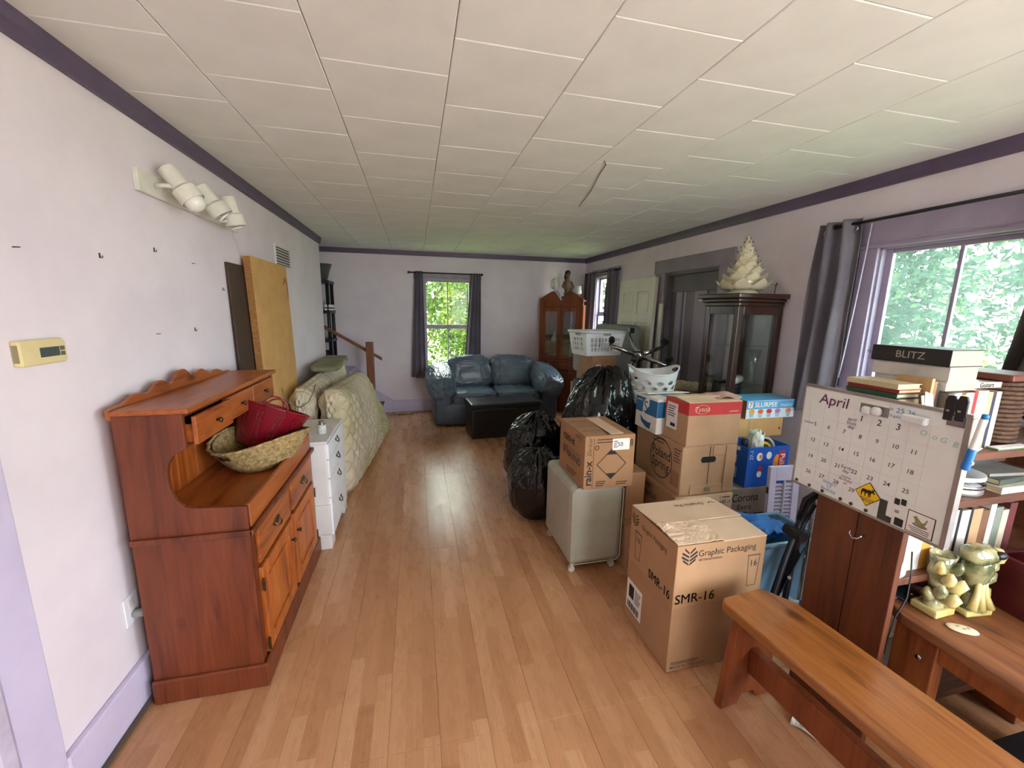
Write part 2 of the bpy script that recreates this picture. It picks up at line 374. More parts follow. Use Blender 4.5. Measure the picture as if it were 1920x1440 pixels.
trim('trim_5', [((-1.09, 1.165, 0.0), (-1.070, 1.292, 2.278))], M_BASE)
trim('trim_6', [((-1.09, 1.10, 0.0), (-1.055, 1.162, 2.278))], mat('worn_lavender_paint', (200, 190, 214), 0.5, (176, 168, 184), 14), 0.014)

# ------------------------------------------------------------------ windows
def window(name, axis, w0, w1, z0, z1, plane, mats, casing, sash_cols, rails, glass, sill=True, head=0.13):
    """w along the wall; plane = room face; inward is -1 side. axis x: wall plane x=plane (room at smaller x); y likewise"""
    e = bpy.data.objects.new(name, None); COL.objects.link(e); struct(e); mf = mats
    def bx(w_0, w_1, z_0, z_1, d0, d1):
        return ((plane+d0, w_0, z_0), (plane+d1, w_1, z_1)) if axis == 'x' else ((w_0, plane+d0, z_0), (w_1, plane+d1, z_1))
    c = casing
    for nm, b in (('casing_board', bx(w0-c, w0, z0-0.02, z1, -0.02, 0)), ('casing_board', bx(w1, w1+c, z0-0.02, z1, -0.02, 0)),
                  ('head_casing', bx(w0-c-0.01, w1+c+0.01, z1, z1+head, -0.024, 0))):
        B(b).obj(nm, mf, e, bevel=0.003)
    B(bx(w0-c, w1+c, z1-0.004, z1+0.014, -0.034, 0)).obj('head_moulding', mf, e, bevel=0.004)
    B(bx(w0-c, w1+c, z1+0.024, z1+0.036, -0.030, 0)).obj('head_moulding', mf, e, bevel=0.004)
    if sill: B(bx(w0-c-0.02, w1+c+0.02, z0-0.03, z0, -0.05, 0.04)).obj('sill', mf, e, bevel=0.004)
    t = 0.035
    B(bx(w0, w0+0.012, z0, z1, 0.0, 0.10), bx(w1-0.012, w1, z0, z1, 0.0, 0.10), bx(w0, w1, z1-0.012, z1, 0, 0.10), bx(w0, w1, z0, z0+0.012, 0, 0.10)).obj('jamb', mf, e)
    zs = [z0+0.012]+rails+[z1-0.012]
    for i in range(len(zs)-1):
        a, b = zs[i], zs[i+1]; d0, d1 = (0.035, 0.06) if i == 0 else (0.048, 0.073)
        B(bx(w0+0.012, w0+0.012+t, a, b, d0, d1), bx(w1-0.012-t, w1-0.012, a, b, d0, d1), bx(w0+0.012+t, w1-0.012-t, a, a+t, d0, d1), bx(w0+0.012+t, w1-0.012-t, b-t*0.7, b, d0, d1)).obj('sash', mf, e, bevel=0.003)
        us = [w0+0.012+t]+sash_cols+[w1-0.012-t]
        for u in sash_cols: B(bx(u-0.009, u+0.009, a+t, b-t*0.7, d0+0.002, d1-0.002)).obj('muntin', mf, e, bevel=0.003)
        for u0, u1 in zip(us[:-1], us[1:]): B(bx(u0, u1, a+t, b-t*0.7, d0+0.011, d0+0.015)).obj('pane', glass, e)
    return e
window('window_1', 'x', 1.20, 1.91, 1.10, 1.94, 2.65, M_FRAME, 0.10, [1.555], [], M_GLASSD, head=0.17)
window('window_2', 'y', 0.12, 0.84, 0.54, 1.97, 6.2, M_FRAMEL, 0.12, [0.475], [1.275], M_GLASSS, head=0.09)
window('window_3', 'x', 5.15, 5.78, 1.00, 2.04, 2.65, M_FRAME, 0.10, [], [1.5], M_GLASS, head=0.10)
window('unseen_window_5', 'x', -1.55, -0.05, 0.50, 2.15, 2.65, M_FRAME, 0.10, [-0.8], [1.3], M_GLASS, head=0.10)  # out of view; added to supply light from the right behind the camera
e = bpy.data.objects.new('unseen_window_4', None); COL.objects.link(e); struct(e)  # unseen front window, added to light the room from behind the camera
B(((1.15, -1.80, 0.35), (1.21, -1.7, 2.25)), ((2.39, -1.80, 0.35), (2.45, -1.7, 2.25)), ((1.21, -1.80, 0.35), (2.39, -1.7, 0.41)), ((1.21, -1.80, 2.19), (2.39, -1.7, 2.25))).obj('window_frame', M_FRAMEL, e)
for x in (1.80,): B(((x-0.03, -1.78, 0.41), (x+0.03, -1.72, 2.19))).obj('mullion', M_FRAMEL, e)
for a, b in ((1.21, 1.77), (1.83, 2.39)): B(((a, -1.752, 0.41), (b, -1.748, 2.19))).obj('pane', M_GLASS, e)

# boarded-up doorway in the right wall
d1 = bpy.data.objects.new('door_1', None); COL.objects.link(d1); struct(d1)
M_DC = mat('mauve_door_paint', (150, 138, 150), 0.5, (136, 124, 138), 6)
M_DP = mat('mauve_board', (158, 146, 160), 0.6, (146, 134, 148), 5, stretch=(1, 1, 0.2))
M_DP2 = mat('taupe_board', (128, 116, 124), 0.6, (116, 106, 114), 5, stretch=(1, 1, 0.2))
M_DP3 = mat('grey_board', (112, 106, 110), 0.6, (102, 96, 100), 5)
M_TEAL = mat('teal_strip', (38, 84, 98), 0.5, (30, 70, 84), 8)
B(((2.63, 4.01, 0), (2.65, 4.20, 2.08))).obj('casing_board', M_DC, d1, bevel=0.006)
B(((2.63, 3.04, 0), (2.65, 3.20, 2.08))).obj('casing_board', M_DC, d1, bevel=0.006)
B(((2.626, 3.02, 1.96), (2.65, 4.22, 2.10))).obj('head_casing', M_DC, d1, bevel=0.008)
B(((2.65, 3.98, 0), (2.745, 4.01, 1.96)), ((2.65, 3.20, 0), (2.745, 3.23, 1.96)), ((2.65, 3.23, 1.93), (2.745, 3.98, 1.96))).obj('jamb', M_DP3, d1)
B(((2.70, 3.23, 1.76), (2.74, 3.98, 1.93))).obj('header_panel', M_DP3, d1, bevel=0.003)
y = 3.98
for w, mm, dx in ((0.10, M_DP3, 0.0), (0.09, M_DP, 0.012), (0.035, M_TEAL, 0.0), (0.035, M_DP, 0.010), (0.13, M_DP2, 0.004), (0.18, M_DP, 0.010), (0.10, M_DP2, 0.0), (0.08, M_DP3, 0.006)):
    B(((2.712-dx, y-w+0.002, 0.0), (2.735, y-0.002, 1.76))).obj('plank', mm, d1, bevel=0.003); y -= w
B(((2.698, 3.47, 1.66), (2.70, 3.52, 1.685))).obj('paper_label', mat('cream_label', (226, 220, 180), 0.8, (216, 210, 170)), d1)

# ------------------------------------------------------------------ outdoors
struct(B(((-30, -30, -0.62), (40, 40, -0.60))).obj('ground', mat('lawn', (104, 124, 58), 0.9, (120, 140, 70), 1.2)))
struct(B(((-12, -16, -0.60), (14, -1.9, -0.58))).obj('bounce_ground', mat('pale_bounce', (190, 184, 174), 0.9, (172, 166, 156), 8)))  # unseen pale slab, added to bounce neutral light in through the front window
L1 = leaf_mat('sunny_leaves', (34, 58, 15), (58, 84, 19), (96, 108, 28))
L2 = leaf_mat('deep_leaves', (18, 40, 33), (34, 60, 42), (78, 92, 50))
L3 = leaf_mat('yellow_leaves', (92, 88, 28), (112, 104, 32), (132, 116, 42))
M_BARK = mat('bark', (90, 72, 56), 0.9, (70, 56, 44), 12)
def tree(name, label, cat, loc, rx, ry, rz, h0, n, ls, m, group, seed):
    rnd = random.Random(seed); t = thing(name, label, cat, loc, group=group); b = MB()
    for _ in range(n):
        while True:
            p = Vector((rnd.uniform(-1, 1), rnd.uniform(-1, 1), rnd.uniform(-1, 1)))
            if 0.30 < p.length < 1: break
        if noise.noise(p*2.6+Vector((seed, 0, 0))) < -0.16: continue
        c = Vector((p.x*rx, p.y*ry, h0+rz+p.z*rz)); d = Vector((rnd.gauss(0, 1), rnd.gauss(0, 1), rnd.gauss(0, 1)-0.4)).normalized()
        u = d.orthogonal().normalized(); w = d.cross(u); s = ls*rnd.uniform(0.6, 1.3)
        b.add([c, c+d*s*0.5+u*s*0.28+w*s*0.06, c+d*s, c+d*s*0.5-u*s*0.28+w*s*0.06], [(0, 1, 2), (0, 2, 3)])
    b.obj('foliage', m, t, kind='stuff')
    k = MB(); k.tube([(0, 0, 0), (0.05, 0.03, h0+rz*0.6), (0.02, 0.06, h0+rz*1.3)], [0.09, 0.06, 0.03])
    for i in range(5):
        a = rnd.uniform(0, 6.28); k.tube([(0.03, 0.03, h0+rz*(0.5+0.12*i)), (rx*0.6*math.cos(a), ry*0.6*math.sin(a), h0+rz*(0.9+0.15*i))], [0.03, 0.012], 6)
    k.obj('trunk', M_BARK, t)
G1 = 'trees and shrubs in the garden'
tree('garden_shrub', 'sunlit yellow-green bush filling the right half of the far window', 'shrub', (1.45, 8.7, -0.6), 0.95, 0.7, 1.9, 0.0, 7500, 0.11, L1, G1, 1)
tree('garden_shrub', 'pale airy bush behind the left panes of the far window', 'shrub', (0.05, 10.1, -0.6), 1.1, 0.65, 1.75, 0.1, 3400, 0.11, L1, G1, 2)
tree('garden_shrub', 'low leafy bush under the far window sill outside', 'shrub', (0.5, 7.35, -0.6), 0.9, 0.4, 0.62, 0.0, 2200, 0.09, L1, G1, 3)
tree('garden_tree', 'tall green tree beyond the left pane of the large window', 'tree', (7.4, 6.3, -0.6), 1.7, 1.75, 2.6, 0.0, 15000, 0.11, L2, G1, 4)
tree('garden_tree', 'tall green tree beyond the right pane of the large window', 'tree', (7.6, 2.75, -0.6), 1.7, 1.75, 2.7, 0.0, 15000, 0.11, L2, G1, 5)
tree('garden_shrub', 'yellow-leaved bush low in the right pane of the large window', 'shrub', (5.4, 3.0, -0.6), 0.55, 0.55, 0.80, 0.25, 2600, 0.09, L3, G1, 6)
tree('garden_tree', 'dark distant tree behind the left pane of the large window', 'tree', (13.5, 10.6, -0.6), 2.6, 2.9, 3.6, 0.0, 8000, 0.34, L2, G1, 11)
tree('garden_tree', 'dark distant tree behind the right pane of the large window', 'tree', (13.8, 4.0, -0.6), 2.6, 2.8, 3.6, 0.0, 8000, 0.34, L2, G1, 12)
tree('garden_tree', 'distant tree behind the bushes of the far window', 'tree', (2.6, 15.0, -0.6), 3.0, 2.2, 3.0, 0.0, 5000, 0.34, L1, G1, 13)
tree('garden_tree', 'green tree seen through the narrow curtained window', 'tree', (4.9, 9.6, -0.6), 1.2, 1.2, 1.8, 0.2, 3500, 0.14, L2, G1, 7)

# ================================================================== LEFT SIDE
RX = Matrix.Rotation(R(90), 4, 'Y')      # local z -> x
def knob(parent, loc, m, r=0.011, d=0.022, name='knob', axis='x'):
    M = Matrix.Translation(loc) @ (RX if axis == 'x' else Matrix.Rotation(R(90), 4, 'X') if axis == '-y' else Matrix.Rotation(R(-90), 4, 'Y') if axis == '-x' else Matrix())
    return MB().lathe([(r*0.45, 0), (r*0.4, d*0.45), (r, d*0.6), (r*0.95, d*0.9), (r*0.4, d)], 12, M=M).obj(name, m, parent, smooth=True)
def bail_pull(parent, loc, m, s=1.0):
    o = MB(); out = [(-.045, .0), (-.034, .012), (-.026, .008), (-.018, .020), (-.006, .014), (0, .022), (.006, .014), (.018, .020), (.026, .008), (.034, .012), (.045, 0), (.030, -.008), (.018, -.018), (.008, -.012), (0, -.02), (-.008, -.012), (-.018, -.018), (-.030, -.008)]
    o.prism([(loc[1]+u*s, loc[2]+v*s) for u, v in out], 'x', loc[0], loc[0]+0.003)
    o.tube([(loc[0]+0.004, loc[1]-.028*s, loc[2]+.004), (loc[0]+.016, loc[1]-.026*s, loc[2]-.012*s), (loc[0]+.019, loc[1], loc[2]-.018*s), (loc[0]+.016, loc[1]+.026*s, loc[2]-.012*s), (loc[0]+.004, loc[1]+.028*s, loc[2]+.004)], 0.003, 6)
    return o.obj('pull', m, parent)
hu = thing('pine_hutch', 'honey pine hutch with scalloped crest and open shelf against the left wall', 'hutch', (-1.03, 1.625, 0))
L = 0.95
prof = [(0, 0.02), (.385, 0.02), (.385, .795), (.205, .806), (.180, .815), (.158, .84), (.145, .88), (.143, .94), (.150, .98), (.168, 1.01), (.195, 1.028), (.212, 1.034), (.212, 1.166), (0, 1.166)]
for y0 in (0.0, L-0.02): MB().prism(prof, 'y', y0, y0+0.02).obj('side_panel', M_PINED, hu, bevel=0.003)
for k in range(6):
    w = (L-0.04)/6; B(((0.0, 0.02+k*w+.001, 0.70), (0.012, 0.02+(k+1)*w-.001, 1.166))).obj('back_board', M_PINEZ, hu, bevel=0.003)
N = 48; cr = []
for i in range(N+1):
    t = i/N; u = abs(t-0.5)*2
    zz = 1.186+0.078*(1-u)**0.8*(0.72+0.28*math.cos((1-u)*math.pi*6.0+0.6)); cr.append((t*L, zz))
MB().prism(cr+[(L, 1.15), (0, 1.15)], 'x', -0.014, 0.002).obj('crest', M_PINE, hu, bevel=0.002)
B(((0.003, -0.008, 1.166), (0.235, L+0.008, 1.186))).obj('top_shelf', M_PINE, hu, bevel=0.006)
B(((0.012, 0.02, 0.735), (0.372, L-0.02, 0.755))).obj('worktop', M_PINE, hu, bevel=0.002)
B(((0.372, 0.02, 0.70), (0.388, L-0.02, 0.797))).obj('front_rail', M_PINE, hu, bevel=0.003)
B(((0.0, -0.014, 0.678), (0.402, 0.0, 0.702)), ((0.388, -0.014, 0.678), (0.404, L+0.014, 0.702)), ((0.0, L, 0.678), (0.402, L+0.014, 0.702))).obj('waist_moulding', M_PINED, hu, bevel=0.005)
B(((0.02, 0.02, 0.06), (0.372, L-0.02, 0.08)), ((0.0, 0.02, 0.06), (0.012, L-0.02, 0.70)), ((0.372, 0.02, 0.08), (0.385, 0.045, 0.68)), ((0.372, L-0.045, 0.08), (0.385, L-0.02, 0.68)), ((0.372, L/2-0.02, 0.08), (0.385, L/2+0.02, 0.68)), ((0.372, 0.045, 0.507), (0.385, L-0.045, 0.522))).obj('carcass', M_PINED, hu)
B(((-0.004, -0.014, 0.0), (0.400, 0.0, 0.105)), ((0.386, -0.014, 0.0), (0.404, L+0.014, 0.105)), ((-0.004, L, 0.0), (0.386, L+0.014, 0.105))).obj('plinth', M_PINED, hu, bevel=0.008)
B(((0.195, 0.02, 1.034), (0.206, L-0.02, 1.046)), ((0.195, 0.02, 1.148), (0.206, L-0.02, 1.166)), ((0.012, 0.02, 1.034), (0.2, L-0.02, 1.040))).obj('drawer_frame', M_PINED, hu)
for k in range(3):
    w = (L-0.04)/3; y0 = 0.02+k*w+0.003; dx = 0.022 if k == 0 else 0.0
    d = B(((0.206+dx, y0, 1.044), (0.222+dx, y0+w-0.006, 1.150)), ((0.06+dx, y0+0.01, 1.05), (0.206+dx, y0+w-0.016, 1.056)), ((0.06+dx, y0+0.01, 1.05), (0.206+dx, y0+0.018, 1.12)), ((0.06+dx, y0+w-0.024, 1.05), (0.206+dx, y0+w-0.016, 1.12))).obj('small_drawer', M_PINE, hu, bevel=0.003)
    knob(d, (0.222+dx, y0+w/2, 1.097), M_BRASS)
for k in range(2):
    y0 = 0.047+k*(L/2-0.027); w = L/2-0.068
    d = B(((0.383, y0, 0.524), (0.398, y0+w, 0.674)), ((0.1, y0+0.02, 0.54), (0.383, y0+w-0.02, 0.55))).obj('drawer', M_PINE, hu, bevel=0.004)
    bail_pull(d, (0.398, y0+w/2, 0.602), M_BRASS)
    s = 0.058; z0, z1 = 0.110, 0.503
    dr = B(((0.383, y0, z0), (0.400, y0+s, z1)), ((0.383, y0+w-s, z0), (0.400, y0+w, z1)), ((0.383, y0+s, z0), (0.400, y0+w-s, z0+s)), ((0.383, y0+s, z1-s), (0.400, y0+w-s, z1))).obj('door', M_PINEZ, hu, bevel=0.003)
    MB().box((0.382, y0+s-.002, z0+s-.002), (0.390, y0+w-s+.002, z1-s+.002)).box((0.388, y0+s+.022, z0+s+.022), (0.396, y0+w-s-.022, z1-s-.022)).obj('door_panel', M_PINEZ, dr, bevel=0.006)
    knob(dr, (0.400, y0+(w-0.028 if k == 0 else 0.028), 0.40), M_BRASS)
    ye = y0-0.012 if k == 0 else y0+w-0.004
    for zz in (0.155, 0.43): B(((0.398, ye, zz-0.022), (0.4035, ye+0.016, zz+0.022)), ((0.400, ye+0.004, zz-0.03), (0.406, ye+0.010, zz+0.03))).obj('hinge', M_BRASS, dr, bevel=0.001)

# baskets on the hutch
M_GRASS = mat('seagrass', (190, 162, 110), 0.9, (122, 98, 60), 60, bump=0.6, bs=90)
sb = thing('seagrass_basket', 'oval woven seagrass basket on the hutch shelf holding a red tub', 'basket', (-0.765, 2.19, 0.756), -32)
def sg(u, v, inner=False):
    a = 2*math.pi*u; r = 0.52+0.48*v**0.7; k = 1+0.020*math.sin(a*44+ (math.pi if int(v*16) % 2 else 0)); k = k if not inner else 0.93
    lift = 0.022*math.cos(2*a)*v
    return Vector((0.185*r*k*math.cos(a), 0.235*r*k*math.sin(a), 0.004+0.150*v+lift))
hole = lambda i, j: 11 <= j <= 13 and any(abs(i-c) <= 5 for c in (34, 102))
MB().grid(lambda u, v: sg(u, v), 136, 17, True, hole).grid(lambda u, v: sg(u, v, True), 136, 17, True, hole).obj('woven_side', M_GRASS, sb, smooth=True)
MB().lathe([(0.095, 0.002), (0.095, 0.012)], 32, sx=1.0, sy=1.27).obj('bottom', M_GRASS, sb)
MB().tube([sg(i/64, 1.0)*1.0 for i in range(64)], 0.007, 8, True).obj('rim', M_GRASS, sb, smooth=True)
M_RED = mat('red_plastic', (128, 14, 32), 0.32, (116, 12, 28), 8)
rd = thing('red_basket', 'dark red perforated plastic tub tilted inside the woven basket', 'basket', (-0.815, 2.28, 0.825), rot=(R(-10), R(24), R(15)))
def rdf(u, v, k=1.0):
    a = 2*math.pi*u; r = (0.108+0.066*v)*k; return Vector((r*math.cos(a), r*1.12*math.sin(a), 0.215*v))
perf = lambda i, j: i % 12 in (2, 5) and j % 2 == 1 and 3 < j < 34
MB().grid(lambda u, v: rdf(u, v), 144, 40, True, perf).obj('side', M_RED, rd, smooth=True, solid=0.003)
MB().lathe([(0.108, 0), (0.108, 0.004)], 40, sy=1.12).obj('bottom', M_RED, rd)
MB().tube([rdf(i/48, 1.0) for i in range(48)], 0.005, 8, True).obj('rim', M_RED, rd, smooth=True)
for s in (-1, 1):
    MB().tube([(0.172*s*0+0.05*math.cos(t)*1.0, s*(0.193+0.012*math.sin(t)), 0.21+0.055*math.sin(t)) for t in [math.pi*i/14 for i in range(15)]], 0.0045, 8).obj('handle', M_RED, rd, smooth=True)

# narrow white dresser
M_WP = mat('white_furniture_paint', (222, 218, 216), 0.4, (210, 205, 204), 5)
M_WP2 = mat('white_drawer_paint', (236, 236, 240), 0.35, (226, 226, 232), 5)
dr = thing('white_dresser', 'narrow white chest of four drawers between the hutch and the mattresses', 'dresser', (-0.955, 2.615, 0))
B(((0.0, 0.0, 0.30), (0.385, 0.55, 0.705))).obj('carcass', M_WP, dr, bevel=0.004)
B(((-0.004, -0.012, 0.10), (0.392, 0.562, 0.30)), ((-0.004, -0.018, 0.0), (0.392, 0.0, 0.10)), ((-0.004, 0.55, 0.0), (0.392, 0.568, 0.10)), ((0.372, 0.0, 0.0), (0.392, 0.09, 0.10)), ((0.372, 0.46, 0.0), (0.392, 0.55, 0.10)), ((0.372, 0.09, 0.055), (0.392, 0.46, 0.10))).obj('base', M_WP, dr, bevel=0.005)
B(((-0.006, -0.006, 0.705), (0.398, 0.556, 0.724))).obj('top', M_WP, dr, bevel=0.005)
for z0, z1 in ((0.60, 0.70), (0.475, 0.594), (0.345, 0.469), (0.085, 0.339)):
    d = B(((0.385, 0.01, z0), (0.402, 0.54, z1))).obj('drawer', M_WP2, dr, bevel=0.003)
    q = MB(); zc = (z0+z1)/2
    q.tube([(0.402, 0.24, zc+.012), (0.414, 0.245, zc-.004), (0.418, 0.27, zc-.016), (0.414, 0.295, zc-.004), (0.402, 0.30, zc+.012)], 0.0035, 6)
    q.lathe([(0.012, 0), (0.01, 0.004), (0.004, 0.006)], 10, M=Matrix.Translation((0.402, 0.243, zc+.012)) @ RX).lathe([(0.012, 0), (0.01, 0.004), (0.004, 0.006)], 10, M=Matrix.Translation((0.402, 0.297, zc+.012)) @ RX)
    q.obj('pull', M_BRASS, d, smooth=True)
t = thing('paint_tin', 'small white paint tin with a silver lid on the white dresser', 'can', (-0.622, 2.80, 0.7245))
MB().lathe([(0.026, 0), (0.028, 0.003), (0.028, 0.058), (0.026, 0.061)], 20).obj('body', mat('tin_label', (214, 214, 212), 0.5, (180, 178, 178), 40), t, smooth=True)
MB().lathe([(0.026, 0.061), (0.020, 0.070), (0.018, 0.072), (0.018, 0.084), (0.010, 0.087)], 20).obj('lid', M_CHROME, t, smooth=True)
t = thing('patterned_box', 'small patterned cream and gold gift box on the dresser behind the red tub', 'box', (-0.815, 2.86, 0.7245), 24)
B(((-0.055, -0.055, 0), (0.055, 0.055, 0.10))).obj('body', mat('floral_paper', (232, 226, 208), 0.5, (150, 134, 96), 26, lo=0.45, hi=0.58), t, bevel=0.003)
MB().box((-0.057, -0.057, 0.095), (0.057, 0.057, 0.112)).obj('lid', mat('floral_lid', (236, 232, 220), 0.5, (170, 150, 110), 40, lo=0.45, hi=0.6), t, bevel=0.003)

# mattresses standing on edge
M_MAT = mat('old_quilted_ticking', (214, 202, 180), 0.9, (198, 186, 160), 2.2, bump=0.15, bs=120)
M_MAT2 = mat('stained_quilted_ticking', (210, 196, 172), 0.9, (178, 166, 124), 1.3, bump=0.15, bs=120, lo=0.42, hi=0.62)
def quilted(m, k=7.0, st=0.55):
    nt = m.node_tree; b = nt.nodes['Principled BSDF']; N = nt.nodes; L_ = nt.links
    t_ = N.new('ShaderNodeTexCoord'); sp = N.new('ShaderNodeSeparateXYZ'); L_.new(t_.outputs['Object'], sp.inputs[0]); hs_ = []
    wob = _noise(nt, 3.0, t_.outputs['Object'], 2.0)
    for sg_ in (1, -1):
        a_ = N.new('ShaderNodeMath'); a_.operation = 'MULTIPLY_ADD'; L_.new(sp.outputs[2], a_.inputs[0]); a_.inputs[1].default_value = sg_; L_.new(sp.outputs[1], a_.inputs[2])
        w_ = N.new('ShaderNodeMath'); w_.operation = 'MULTIPLY_ADD'; L_.new(wob.outputs['Fac'], w_.inputs[0]); w_.inputs[1].default_value = 0.16; L_.new(a_.outputs[0], w_.inputs[2])
        c_ = N.new('ShaderNodeMath'); c_.operation = 'MULTIPLY'; c_.inputs[1].default_value = k*math.pi; L_.new(w_.outputs[0], c_.inputs[0])
        d_ = N.new('ShaderNodeMath'); d_.operation = 'SINE'; L_.new(c_.outputs[0], d_.inputs[0]); e_ = N.new('ShaderNodeMath'); e_.operation = 'ABSOLUTE'; L_.new(d_.outputs[0], e_.inputs[0])
        f_ = N.new('ShaderNodeMath'); f_.operation = 'POWER'; f_.inputs[1].default_value = 0.4; L_.new(e_.outputs[0], f_.inputs[0]); hs_.append(f_)
    g_ = N.new('ShaderNodeMath'); g_.operation = 'MULTIPLY'; L_.new(hs_[0].outputs[0], g_.inputs[0]); L_.new(hs_[1].outputs[0], g_.inputs[1])
    _bump(nt, b, g_.outputs[0], st, 0.03); return m
quilted(M_MAT); quilted(M_MAT2)
M_PIPE = mat('mattress_piping', (198, 186, 150), 0.8, (180, 168, 132), 20)
def quilt(a, b, k=0.10):
    return 0.017*(abs(math.sin((a+b)*math.pi/k))**0.5+abs(math.sin((a-b)*math.pi/k))**0.5)
def mattress(name, label, f_in, f_out, L, m, group):
    t = thing(name, label, 'mattress', (0, 0, 0), group=group)
    NU, NV, NT = 72, 34, 10; b = MB()
    def rd_(v): return 1-0.10*abs(2*v-1)**8
    def face(u, v, out):     # u along y, v height
        p = (f_out if out else f_in)(u, v); c = 1 if out else -1
        e = (1-max(0, 1-min(u, 1-u)*22)**2)*(1-max(0, 1-min(v, 1-v)*11)**2)
        p = p + Vector((0, (0.13*max(0, 1-v/0.16)**2+0.03*max(0, 1-(1-v)/0.06)**2)*max(0, 1-u*4)-0.10*max(0, 1-v/0.12)**2*max(0, 1-(1-u)*5), 0))
        p = p + Vector((c*(quilt(u*L, v*0.9, 0.16)*e-0.035*(1-e)), 0, 0)); return p
    b.grid(lambda u, v: face(u, v, True), NU, NV); b.grid(lambda u, v: face(1-u, v, False), NU, NV)
    def edge(fa, n):
        def g(u, s):
            p, q = fa(u); w = p.lerp(q, s); mid = ((p+q)/2 - w); bul = 0.012*math.sin(math.pi*s)
            return w, bul
        return g
    b.grid(lambda s, v: face(0, v, False).lerp(face(0, v, True), s)+Vector((0, -0.014*math.sin(math.pi*s)*min(1, 14*v*(1-v))-quilt(s*0.2, v*0.9, 0.09)*min(1, 8*s*(1-s))*min(1, 14*v*(1-v)), 0)), 40, 100)
    b.grid(lambda s, v: face(1, v, True).lerp(face(1, v, False), s)+Vector((0, 0.02*math.sin(math.pi*s), 0)), NT, NV)
    b.grid(lambda u, s: face(u, 1, True).lerp(face(u, 1, False), s)+Vector((0, 0, (0.016*math.sin(math.pi*s)+0.003*math.sin(u*60))*min(1, 30*u*(1-u)))), NU, NT)
    b.grid(lambda u, s: face(u, 0, False).lerp(face(u, 0, True), s), NU, NT)
    b.obj('cover', m, t, smooth=True)
    for out in (True, False):
        pts = [face(u/40, 1, out) for u in range(41)]+[face(1, 1-v/16, out) for v in range(1, 17)]
        pts2 = [face(0, v/16, out) for v in range(17)]
        MB().tube(pts2+pts[1:], 0.007, 6).obj('piping', M_PIPE, t, smooth=True)
    return t
mo = lambda u, v: Vector((-0.560+u*(0.215*(1-v)**1.1-0.06*v)+0.05*math.sin(math.pi*u)*math.sin(math.pi*v)+0.016*(1-abs(noise.noise(Vector((u*5+v*6, v*5-u*3, 2))))*3)*min(1, u*3)*math.sin(math.pi*v), 3.27+2.03*u-0.05*v*u*2, 0.008+v*(0.905-0.16*u)+0.05*u*(1-v)*0))
mi = lambda u, v: mo(u, v)+Vector((-0.165, 0.0, 0.0))
mattress('mattress', 'stained quilted mattress standing on edge with its sagging face to the room', mi, mo, 2.0, M_MAT2, 'mattresses against the left wall')
ni = lambda u, v: Vector((-0.938, 3.30+1.95*u, 0.008+v*0.915))
no = lambda u, v: Vector((-0.802-0.07*u*v, 3.30+1.95*u, 0.008+v*0.915))
mattress('mattress', 'quilted mattress standing on edge between the wall and the sagging mattress', ni, no, 2.0, M_MAT, 'mattresses against the left wall')
t = thing('quilted_pad', 'folded dark quilted pad lying on top of the mattress nearest the wall', 'pad', (-0.875, 4.55, 0.942), 3)
MB().blob((0, 0, 0.030), (0.13, 0.52, 0.030), 0.35, 48, 20, lambda q: 0.03*noise.noise(q*4)).obj('cover', mat('dark_quilt', (138, 134, 104), 0.9, (112, 112, 80), 5, bump=0.2, bs=60), t, smooth=True)
MB().tube([(0.130*math.cos(a)*0.98*(abs(math.cos(a))**-0.6 if abs(math.cos(a)) > .5 else 1.3), 0.515*math.sin(a), 0.032) for a in [2*math.pi*i/40 for i in range(40)]], 0.006, 6, True).obj('piping', M_PIPE, t, smooth=True)
tag(MB().tube([(-0.98, 3.275, 0.945), (-0.97, 3.255, 0.90), (-0.93, 3.25, 0.83), (-0.86, 3.252, 0.80), (-0.80, 3.25, 0.84), (-0.76, 3.255, 0.92), (-0.78, 3.40, 0.945)], 0.004, 6).obj('cord', mat('grey_cord', (110, 104, 90), 0.8, (96, 90, 78)), smooth=True), 'thin grey cord hanging in a loop over the mattress ends', 'cord')

# panels leaning on the left wall
def leaning(name, label, cat, y0, y1, xt, xb, h, th, m, edge=None):
    t = thing(name, label, cat, (xb, y0, 0)); a = math.atan2(xb-xt, h); M = Matrix.Rotation(-a, 4, 'Y')
    ln = h/math.cos(a)
    MB().box((-th/2, 0, 0.004), (th/2, y1-y0, ln), M).obj('board', m, t, bevel=0.002)
    return t, M, ln
M_PB = mat('particle_board', (212, 168, 104), 0.85, (200, 154, 92), 5, bump=0.05, bs=160)
t, Mx, ln = leaning('particle_board', 'thick tan particle board panel leaning on the left wall behind the dresser', 'panel', 3.02, 3.78, -1.045, -1.003, 1.865, 0.042, M_PB)
MB().box((-0.0205, -0.002, 0.02), (0.0205, 0.0, ln-0.004), Mx).obj('raw_edge', mat('raw_chipboard_edge', (176, 126, 74), 0.95, (140, 94, 52), 70, bump=0.4, bs=200), t)
MB().prism([(0.62, ln-0.16), (0.66, ln-0.10), (0.70, ln-0.09), (0.73, ln-0.12), (0.75, ln-0.18), (0.72, ln-0.28), (0.73, ln-0.16), (0.69, ln-0.13)], 'x', 0.0212, 0.0225, Mx).obj('torn_patch', mat('torn_brown_paper', (170, 118, 62), 0.95, (150, 100, 50), 30), t)
leaning('hardboard_sheet', 'dark brown panel leaning behind the tan particle board', 'panel', 2.80, 3.45, -1.078, -1.040, 1.80, 0.014, mat('dark_hardboard', (74, 54, 42), 0.7, (60, 44, 34), 8, stretch=(1, 1, 0.2)))

